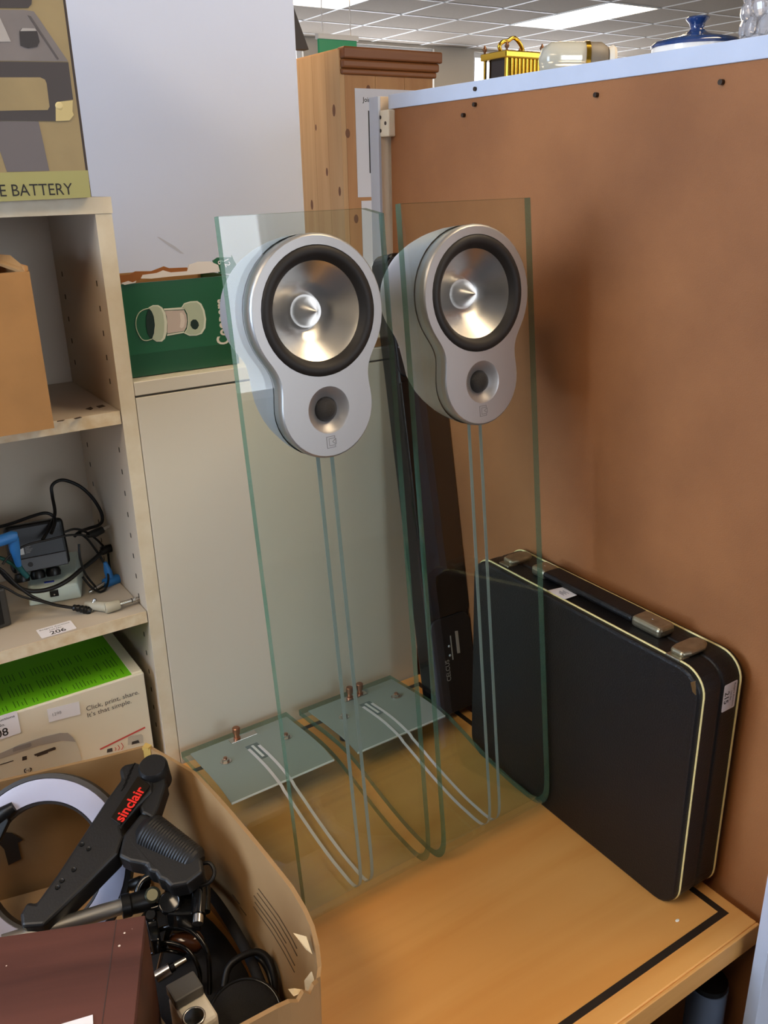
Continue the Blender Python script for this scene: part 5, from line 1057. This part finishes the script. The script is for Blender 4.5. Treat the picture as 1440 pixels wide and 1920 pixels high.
MB().lathe([(0.0335, 0.036), (0.0330, 0.052), (0.026, 0.060), (0.010, 0.064), (0.001, 0.065)], 40, JM).build('lid', mat('grey_lid', (120, 112, 100), rough=0.5), jr, smooth=0.6)
MB().lathe([(0.024, 0.062), (0.028, 0.068), (0.024, 0.072), (0.001, 0.073)], 40, JM).build('lid_cap', mat('cream_cap', (226, 220, 206), rough=0.4), jr, smooth=0.6)
bp_ = thing('lidded_pot', 'white pot with a glossy cobalt blue lid and flared knob', 'pot', (0.985, 0.790, TZ0))
PM = Mx((0.985, 0.790, TZ0))
MB().lathe([(0.046, 0), (0.051, 0.006), (0.0515, 0.0215), (0.050, 0.023)], 48, PM).build('bowl', mat('white_ceramic', (236, 234, 230), rough=0.15, coat=0.4), bp_, smooth=0.7)
MB().lathe([(0.0525, 0.0215), (0.0530, 0.0245), (0.0500, 0.0275), (0.040, 0.0302), (0.026, 0.0330), (0.014, 0.0362), (0.0095, 0.0392), (0.0080, 0.0422), (0.0095, 0.0470), (0.0135, 0.0512), (0.0140, 0.0528), (0.0120, 0.0544), (0.001, 0.0548)], 48, PM).build('lid', mat('cobalt_glaze', (34, 60, 112), rough=0.08, coat=0.6), bp_, smooth=0.9)
cr = thing('bead_votive', 'candle holder of clear faceted glass beads at the right frame edge', 'candle holder', (1.000, 0.690, TZ0))
crystal = mat('crystal_bead', (236, 234, 236), rough=0.03, trans=0.75, spec=0.8)
bd = None
MB().lathe([(0.030, 0), (0.030, 0.004), (0.026, 0.006), (0.026, 0.055), (0.024, 0.055), (0.024, 0.008)], 28, Mx((1.0, 0.690, TZ0))).build('inner_cup', mat('frost_cup', (206, 206, 210), rough=0.3), cr, smooth=0.6)
for row in range(4):
    for k in range(12):
        a = 2 * math.pi * (k + 0.5 * (row % 2)) / 12; c = Vector((1.0 + .036 * math.cos(a), .690 + .036 * math.sin(a), TZ0 + .012 + row * .0185))
        Mb = wm(cr).inverted() @ (Mx(c) @ Matrix.Rotation(a, 4, 'Z') @ Matrix.Rotation(0.25 * (-1) ** row, 4, 'X'))
        if bd is None:
            b = MB(); b.ball((0, 0, 0), 0.0105, 5, sc=(0.6, 0.88, 1.12)); bd = b.build('bead', crystal, cr, matrix=Mb)
        else: share(bd, cr, Mb)

# ================================================================ SMALL THINGS AT THE CABINET'S RIGHT END, AND BELOW THE DESK
sc_ = thing('small_carton', 'small flat brown carton at the cabinet top edge between the speakers', 'carton', (0.72, 1.20, 1.3455))
MB().box(0.660, 0.7705, 1.1500, 1.235, 1.3455, 1.3585).build('tray', kraft, sc_, bevel=0.0008)
MB().box(0.662, 0.7685, 1.1520, 1.233, 1.3585, 1.3600).build('lid_flap', card_w, sc_)
ub = thing('blue_tube', 'blue-grey rolled tube standing under the desk corner', 'tube', (0.778, 0.475, 0))
MB().lathe([(0.0, 0.0), (0.0235, 0.0), (0.0240, 0.010), (0.0240, 0.632), (0.0225, 0.632), (0.0225, 0.02)], 28, Mx((0.7785, 0.470, 0.0002)), 0, False, False).build('roll', mat('blue_grey_sheet', (96, 108, 128), rough=0.35), ub, smooth=0.7)
MB().lathe([(0.0226, 0.628), (0.0226, 0.640), (0.001, 0.641)], 24, Mx((0.7785, 0.470, 0))).build('end_cap', blk, ub, smooth=0.6)
